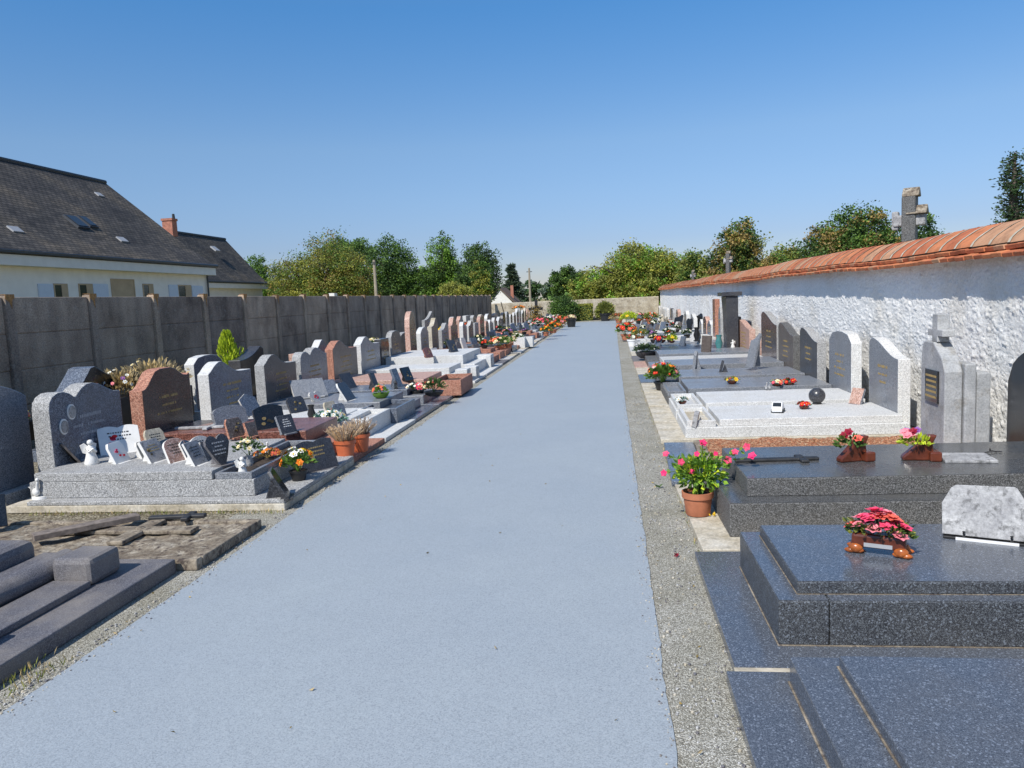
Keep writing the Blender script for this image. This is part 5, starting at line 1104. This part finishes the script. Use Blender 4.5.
for q in range(19):
    a = q*2.4; s_ = math.sqrt(q/19); c_ = Vector((math.cos(a)*.115*s_, math.sin(a)*.06*s_, (.185-.085*s_*s_) if q % 2 else (.17-.08*s_*s_))); mb = MB(); d_2 = Vector((c_.x*4, c_.y*5, .9))
    bloom(mb, c_, .04, d_2, 7, 0, None, 3); mb.build('flower', 'pet_darkred' if q in (11, 14) else ('pet_rose' if q % 3 == 0 else ('pet_pink' if q % 3 == 1 else 'pet_coral')), t_)
# clear white plaque on blue grave, seen from behind
p = P(985, 541, .3125); t_ = thing('memorial_plaque', 'scuffed pale plaque with clipped corners standing near the right edge', 'memorial plaque', p, PI/2-.42, NEAR)
mb = MB(); pr = [(-.19, .015), (-.175, .19), (-.13, .27), (-.115, .275), (.13, .265), (.15, .25), (.19, .17), (.185, .015)]; Mx = Matrix.Rotation(.28, 4, 'Y'); mb.prism(pr, -.012, .012, 0, 0, Mx); mb.build('slab', 'grey_marble', t_, bevel=.003)
mb = MB(); mb.box(-.03, .035, -.185, .18, 0, .012); mb.build('foot', 'black_plastic', t_, bevel=.002)
mb = MB(); mb.box(-.033, -.0302, -.14, .125, .0, .014); mb.build('foot_strip', 'white_plastic', t_)
for sy in (-.11, .09):
    mb = MB(); mb.tube([(-.035, sy, .02), (-.015, sy, .04)], .008, 8); mb.build('peg', 'black_plastic', t_)
# on dark granite grave
p = P(772, 461, .383); t_ = cross('stone_cross', 'dark bronze cross lying flat on the dark grey polished ledger', (p[0]+.03, p[1], .3835), .06, .58, .2, .022, .055, 'iron', .2)
for (px, py, lb, mts, rz_) in ((855, 461, 'brown ceramic flower holder with one red rose, left of two', [('pet_darkred', 2), ('pet_coral', 1)], .3), (921, 460, 'brown ceramic flower holder with purple and lime flowers, right of two', [('pet_purple', 2), ('pet_rose', 3), ('pet_darkred', 1)], -.1)):
    p = P(px, py, .383); t_ = thing('flower_holder', lb, 'flower holder', p, rz_, NEAR); t_.scale = (1.35, 1.35, 1.35)
    mb = MB(); mb.add([(-.09, -.02, 0), (.06, -.02, 0), (.05, -.02, .09), (.07, -.02, .13), (.03, -.02, .13), (-.09, -.02, .02)]+[(-.09, .03, 0), (.06, .03, 0), (.05, .03, .09), (.07, .03, .13), (.03, .03, .13), (-.09, .03, .02)], [(0, 1, 2, 3, 4, 5), (11, 10, 9, 8, 7, 6)]+[(i, 6+i, 6+(i+1) % 6, (i+1) % 6) for i in range(6)]); mb.box(.03, .085, -.05, .06, 0, .05); mb.build('holder_body', 'brown_ceramic', t_, bevel=.008)
    mb = MB()
    for q in range(90): v_ = rv(); leaf(mb, Vector((-.03+v_.x*.06, v_.y*.04, .08+abs(v_.z)*.04)), v_+Vector((-.3, 0, .3)), .035, .015)
    mb.build('foliage', 'leaf_lime' if px > 900 else 'leaf_green', t_)
    for mt, n_ in mts:
        for q in range(n_): mb = MB(); bloom(mb, Vector((U(-.08, .01), U(-.04, .03), .12+U(0, .03))), .026, Vector((-.4, -.5, .8)), 6, 0, None, 2); mb.build('flower', mt, t_)
p = P(965, 459, .383); mb = MB(); mb.box(-.16, .16, -.13, .12, 0, .02); o = mb.build('marble_plaque', 'grey_marble', None, loc=p, rz=-.1, bevel=.004); tag(o, 'flat grey veined marble tablet lying on the dark polished ledger', 'memorial plaque')
p = P(992, 453, .383); t_ = thing('spray', 'withered black twig lying right of the flat marble tablet', 'twig', p, .3); mb = MB()
mb.tube([(-.06, 0, .006), (.0, .01, .012), (.07, -.01, .006)], .004, 5)
for q in range(10): leaf(mb, Vector((U(-.05, .06), 0, .01)), rv(), .03, .012)
mb.build('twig', 'iron', t_)
# on the white graves
p = P(817, 404, .24); t_ = thing('granite_ball', 'polished dark grey granite ball resting on the white ledger', 'ball', p, 0, NEAR); mb = MB(); mb.lathe([(.045, 0), (.055, .01), (.04, .014)], 20); mb.build('base_ring', 'charcoal_granite', t_); mb = MB(); mb.ball((0, 0, .098), .092, 40); mb.build('ball', 'charcoal_granite', t_, smooth=True)
p = P(778, 412, .24); t_ = thing('toy_car', 'white toy car shaped ornament with dark windscreen on the white ledger', 'toy car', p, -1.9, NEAR)
mb = MB(); prf = [(-.10, .015), (-.10, .055), (-.06, .065), (-.03, .11), (.055, .115), (.09, .07), (.10, .05), (.10, .015)]
mb.add([(y, -.055, z) for y, z in prf]+[(y, .055, z) for y, z in prf], [tuple(range(8)), tuple(range(15, 7, -1))]+[(i, 8+i, 8+(i+1) % 8, (i+1) % 8) for i in range(8)]); mb.build('body', 'white_plastic', t_, bevel=.008)
mb = MB(); mb.add([(-.063, -.045, .068), (-.063, .045, .068), (-.034, .042, .108), (-.034, -.042, .108)], [(0, 3, 2, 1)]); mb.add([(.092, -.045, .074), (.092, .045, .074), (.062, .042, .112), (.062, -.042, .112)], [(0, 1, 2, 3)]); mb.build('windscreen', 'dark_glass', t_)
for sx in (-.06, .06):
    for sy in (-1, 1):
        mb = MB(); mb.tube([(sx, sy*.05, .02), (sx, sy*.064, .02)], .02, 14); mb.build('wheel', 'black_plastic', t_)
for sy in (-1, 1): mb = MB(); mb.ball((-.101, sy*.035, .042), .008, 8); mb.build('headlight', 'pet_cream', t_)
def dish(label, px, py, z_, cols, r_=.07, lm='leaf_dark'): return arrangement('flower_dish', label, P(px, py, z_), r_, r_*.7, ('bowl', 'brown_ceramic', r_*.8, r_*.5), cols, lm, r_*.4, 50, r_*.4)
dish('low dish of red roses left of the granite ball', 804, 409, .24, [('pet_red', 10), ('pet_darkred', 3)])
dish('low dish of red roses at the back of the second white ledger', 789, 386, .24, [('pet_red', 12)], .09)
dish('low dish of coral and cream roses beside the red rose dish', 777, 387, .24, [('pet_coral', 6), ('pet_cream', 5), ('pet_pink', 3)], .09, 'leaf_blue')
figurine('dove_figurine', 'small grey and white bird ornament left of the coral rose dish', P(768, 391, .24), .13, 'grey_marble', 'birds', -1.5)
plaque('pinkish brown tablet leaning at the wall end of the white ledger', P(854, 404, .24), .17, .19, PI+.5, .35, 'pink_granite', 'grey_granite', 'rect', .03, None)
plaque('brown marbled wedge stone standing in the white planter', P(692, 426, .17), .15, .17, PI-.2, .2, 'pink_granite', 'grey_marble', 'arch', .05, None)
dish('dark dish of white and teal flowers in the second white planter', 682, 404, .21, [('pet_white', 8)], .075, 'leaf_blue')
dish('small red and yellow flower dish alone on the grey ledger', 732, 384, .26, [('pet_darkred', 4), ('pet_yellow', 3)], .09, 'leaf_olive')
plaque('small upright grey ornament stone on the grey speckled ledger', P(693, 369, .27), .14, .32, PI-.3, .12, 'grey_granite', None, 'roof', .05, None)
plaque('small dark curved ornament in the middle of the grey speckled ledger', P(719, 372, .27), .1, .22, PI-.2, .25, 'charcoal_granite', None, 'swoop', .04, None)
plaque('tall thin grey stone blade leaning on the slate ledger', P(749, 367, .32), .22, .62, PI+.4, .25, 'grey_granite', None, 'swoop', .04, None)
# big pot by the kerb
arrangement('flower_pot', 'dark pot overflowing with pink roses and red geraniums by the right kerb', P(663, 390, .05), .24, .34, ('pot', 'black_plastic', .14, .14), [('pet_rose', 16), ('pet_red', 18), ('pet_orange', 7), ('pet_white', 7)], ['leaf_green'], .036, 520, .07, 'potted plant', sep_=True)
arrangement('flower_pot', 'dark leafed plant in a low bowl near the right kerb', P(646, 358, .1), .3, .2, ('bowl', 'charcoal_granite', .25, .15), [('pet_white', 3)], ['leaf_conifer'], .03, 300, .08, 'potted plant')
arrangement('flower_pot', 'bright red geraniums beside the end of the right kerb', P(626, 340, .05), .36, .42, ('pot', 'terracotta', .17, .2), [('pet_red', 24), ('pet_coral', 8)], ['leaf_green'], .08, 260, .1, 'potted plant')
arrangement('flower_pot', 'faded orange flowers just right of the bright red geraniums', P(640, 341, .1), .3, .25, ('bowl', 'terracotta', .2, .15), [('pet_orange', 6), ('pet_cream', 4)], ['leaf_olive'], .05, 160, .1, 'potted plant')
arrangement('flower_pot', 'white and dark red flowers in a pale pot below the orange flowers', P(632, 346, .05), .15, .2, ('pot', 'white_plastic', .14, .2), [('pet_white', 6), ('pet_darkred', 8)], ['leaf_green'], .05, 90, .07, 'potted plant')
arrangement('flower_pot', 'yellow green bushy plant at the far right kerb', P(629, 326, .05), .45, .6, ('pot', 'terracotta', .2, .2), [('pet_yellow', 8)], ['leaf_lime'], .06, 320, .12, 'potted plant')
arrangement('flower_pot', 'dry brown plant right of the path end', P(619, 323, .05), .5, .4, ('pot', 'terracotta', .2, .2), [('pet_darkred', 12)], ['leaf_brown'], .07, 260, .12, 'potted plant')
arrangement('flower_pot', 'coral red flowers on a distant right grave', P(651, 324, .3), .35, .35, ('pot', 'terracotta', .2, .2), [('pet_coral', 9)], ['leaf_olive'], .05, 200, .1, 'potted plant')
arrangement('flower_pot', 'lime green leaf tuft on a right hand ledger', P(672, 343, .3), .14, .14, ('bowl', 'brown_ceramic', .08, .06), [('pet_yellow', 6)], ['leaf_lime'], .04, 80, .08, 'potted plant')
dish('red flower dish left of the lime green leaf tuft', 661, 343, .3, [('pet_red', 10)], .16)
figurine('angel_figurine', 'cream angel statue on a distant right ledger', P(663, 329, .3), .55, 'cream_stone', 'angel', 2.6)
for (px, py, w_, h_, lb, sh) in ((677, 327, .5, .5, 'black curved tablet left of the dark heart on a far right ledger', 'swoop'), (688, 330, .35, .4, 'black heart tablet between two curved black tablets', 'heart'), (697, 327, .5, .5, 'black curved tablet right of the dark heart on a far right ledger', 'waver')):
    plaque(lb, P(px, py, .3), w_, h_, PI+.5, .2, 'black_granite', 'charcoal_granite', sh, .05, None)
figurine('vase', 'black double handled vase standing on a right hand ledger', P(697, 341, .3), .36, 'black_plastic', 'vase', 0, 'vase')
plaque('small brown grey tablet right of the black vase', P(705, 352, .3), .3, .35, PI+.5, .1, 'brown_granite', None, 'rect', .05, None)
figurine('vase', 'teal glass vase at the foot of the tall black pillar', P(719, 350, .26), .34, 'teal_glass', 'vase', 0, 'vase')
figurine('angel_figurine', 'small white figurine on the dark base by the pillar', P(733, 348, .26), .2, 'white_ceramic', 'angel', 2.6)
# scattered ornaments on the distant graves of both rows
rnd = random.Random(77); random.seed(99)
petn = [('pet_red', 'red'), ('pet_pink', 'pink'), ('pet_white', 'white'), ('pet_white', 'white'), ('pet_rose', 'rose'), ('pet_purple', 'purple'), ('pet_cream', 'cream')]
gl = [o for o in C.objects if o.type == 'EMPTY' and o.name.startswith('grave') and o.get('label') and ('behind the wide' in o['label'] or 'beyond the tall' in o['label'] or 'past the last' in o['label'])]
for o in gl:
    sg = -1 if o.location.x < 0 else 1; lab = o['label'].split(', ')[-1].replace('behind the wide white double grave', 'behind wide white double grave').replace('past the last tall stone near the far end', 'past the last tall stone')
    top = max((c.bound_box[1][2] for c in o.children if c.name.startswith('ledger')), default=.3)
    used = set()
    for q in range(rnd.choice([2, 3, 3])):
        lx = .7+.5*q+rnd.uniform(-.1, .1); ly = rnd.uniform(-.3, .3); loc = (o.location.x+sg*lx, o.location.y+ly, top)
        k_ = rnd.random(); pm, pn = rnd.choice(petn)
        pos = ['foot end', 'middle', 'head end'][q]
        if k_ < .5: arrangement('bouquet', '%s flowers at the %s, grave %s' % (pn, pos, lab), loc, .13, .16, ('bowl', 'black_plastic', .1, .1), [(pm, 9)], 'leaf_dark', .045, 90, .08, group='ornaments on the distant graves')
        else: 
            mt = rnd.choice(['charcoal_granite', 'white_granite', 'brown_granite', 'bluegrey_granite', 'pale_granite']); nm = {'charcoal_granite': 'dark', 'white_granite': 'white', 'brown_granite': 'brown', 'bluegrey_granite': 'blue grey', 'pale_granite': 'beige'}[mt]
            pq = plaque('%s plaque at the %s, grave %s' % (nm, pos, lab), loc, rnd.uniform(.2, .34), rnd.uniform(.2, .34), (-.4 if sg < 0 else PI+.4), .3, mt, None, rnd.choice(['rect', 'cut', 'arch', 'heart', 'book']), .04, None); pq['group'] = 'ornaments on the distant graves'
# gravel crumbs, weeds along kerbs
mb = MB(); rnd = random.Random(3)
for q in range(1500):
    side = rnd.random() < .5; x = rnd.uniform(-2.63, -2.5) if side else rnd.uniform(.2, .48); y = 2+10*rnd.random()**1.5; r_ = rnd.uniform(.003, .009)
    mb.ball((x, y, r_*.4), r_, 5, rnd.randrange(3), (1, rnd.uniform(.7, 1.3), .7))
for q in range(900):
    side = rnd.random() < .5; x = -2.53+abs(rnd.gauss(0, .035)) if side else .178-abs(rnd.gauss(0, .03)); y = 2+12*rnd.random()**1.5; r_ = rnd.uniform(.002, .006)
    if y > 12: continue
    mb.ball((x, y, .006+r_*.4), r_, 5, rnd.randrange(3), (1, rnd.uniform(.7, 1.3), .7))
o = mb.build('loose_pebbles', ['cream_stone', 'grey_granite_side', 'weathered_granite']); tag(o, 'loose pebbles scattered on the gravel strips', 'pebbles', kind='stuff')
mb = MB()
for q in range(900):
    k_ = rnd.random()
    if k_ < .35: x, y = rnd.uniform(-2.95, -2.55), rnd.gauss(2.95, .12)
    elif k_ < .8: x, y = rnd.uniform(-2.75, -2.6), 5.68+rnd.gauss(0, .02)-.05; 
    else: x, y = rnd.gauss(.49, .01), rnd.uniform(4.5, 14)
    if .35 <= k_ < .8: x = rnd.uniform(-4.8, -2.6)
    leaf(mb, Vector((x, y, .005)), Vector((rnd.uniform(-1, 1), rnd.uniform(-1, 1), 1.4)), rnd.uniform(.02, .05), .006, rnd.randrange(2))
o = mb.build('weeds', ['leaf_dry', 'leaf_olive']); tag(o, 'tufts of dry weeds along the grave kerbs', 'weeds', kind='stuff')

# a few more small ornaments between the plaques
for (px, py, w_, h_, rz_, mt, sd_, sh, lb) in (
    (148, 457, .16, .16, -.05, 'cream_stone', 'white_ceramic', 'cut', 'cream wedge plaque between the book and the photo plaque'),
    (172, 456, .15, .17, .1, 'charcoal_granite', 'pale_granite', 'rect', 'slim charcoal plaque behind the pinkish fan plaque'),
    (192, 458, .15, .18, .0, 'bluegrey_granite', 'white_ceramic', 'arch', 'slim blue grey plaque right of the pinkish fan plaque'),
    (214, 459, .16, .18, -.2, 'brown_granite', 'pale_granite', 'rect', 'brown plaque half hidden behind the dark heart plaque')):
    plaque(lb, P(px, py, .31), w_, h_, rz_, .4, mt, sd_, sh, .022, 'text', dcol='gold' if 'charcoal' in mt or 'brown' in mt else 'iron')
for (px, py, z_, w_, h_, rz_, mt, sh, lb) in (
    (300, 412, .24, .3, .22, -.4, 'charcoal_granite', 'cut', 'charcoal plaque at the head of the plain white grave'),
    (319, 404, .24, .24, .2, -.3, 'pale_granite', 'heart', 'pale heart plaque on the plain white grave'),
    (410, 380, .32, .26, .24, -.3, 'black_granite', 'rect', 'black plaque on the arched red grave ledger'),
    (455, 352, .46, .3, .3, -.4, 'charcoal_granite', 'rect', 'dark plaque at the far edge of the wide white double grave'),
    (430, 357, .46, .26, .22, -.4, 'red_granite', 'arch', 'small red plaque on the wide white double grave')):
    plaque(lb, P(px, py, z_), w_, h_, rz_, .4, mt, None, sh, .03, 'flower')

mb = MB(); rnd = random.Random(41)
for q in range(70):
    x = rnd.choice([rnd.uniform(-2.5, .15), rnd.gauss(-2.55, .08), rnd.gauss(.3, .1)]); y = 2.2+10*rnd.random()**1.4
    leaf(mb, Vector((x, y, .012)), Vector((rnd.uniform(-1, 1), rnd.uniform(-1, 1), rnd.uniform(0, .2))), rnd.uniform(.012, .03), rnd.uniform(.008, .016), rnd.randrange(2), .3)
o = mb.build('fallen_leaves', ['leaf_brown', 'leaf_dry']); tag(o, 'scattered tiny dry leaves on the path and gravel', 'leaves', kind='stuff')
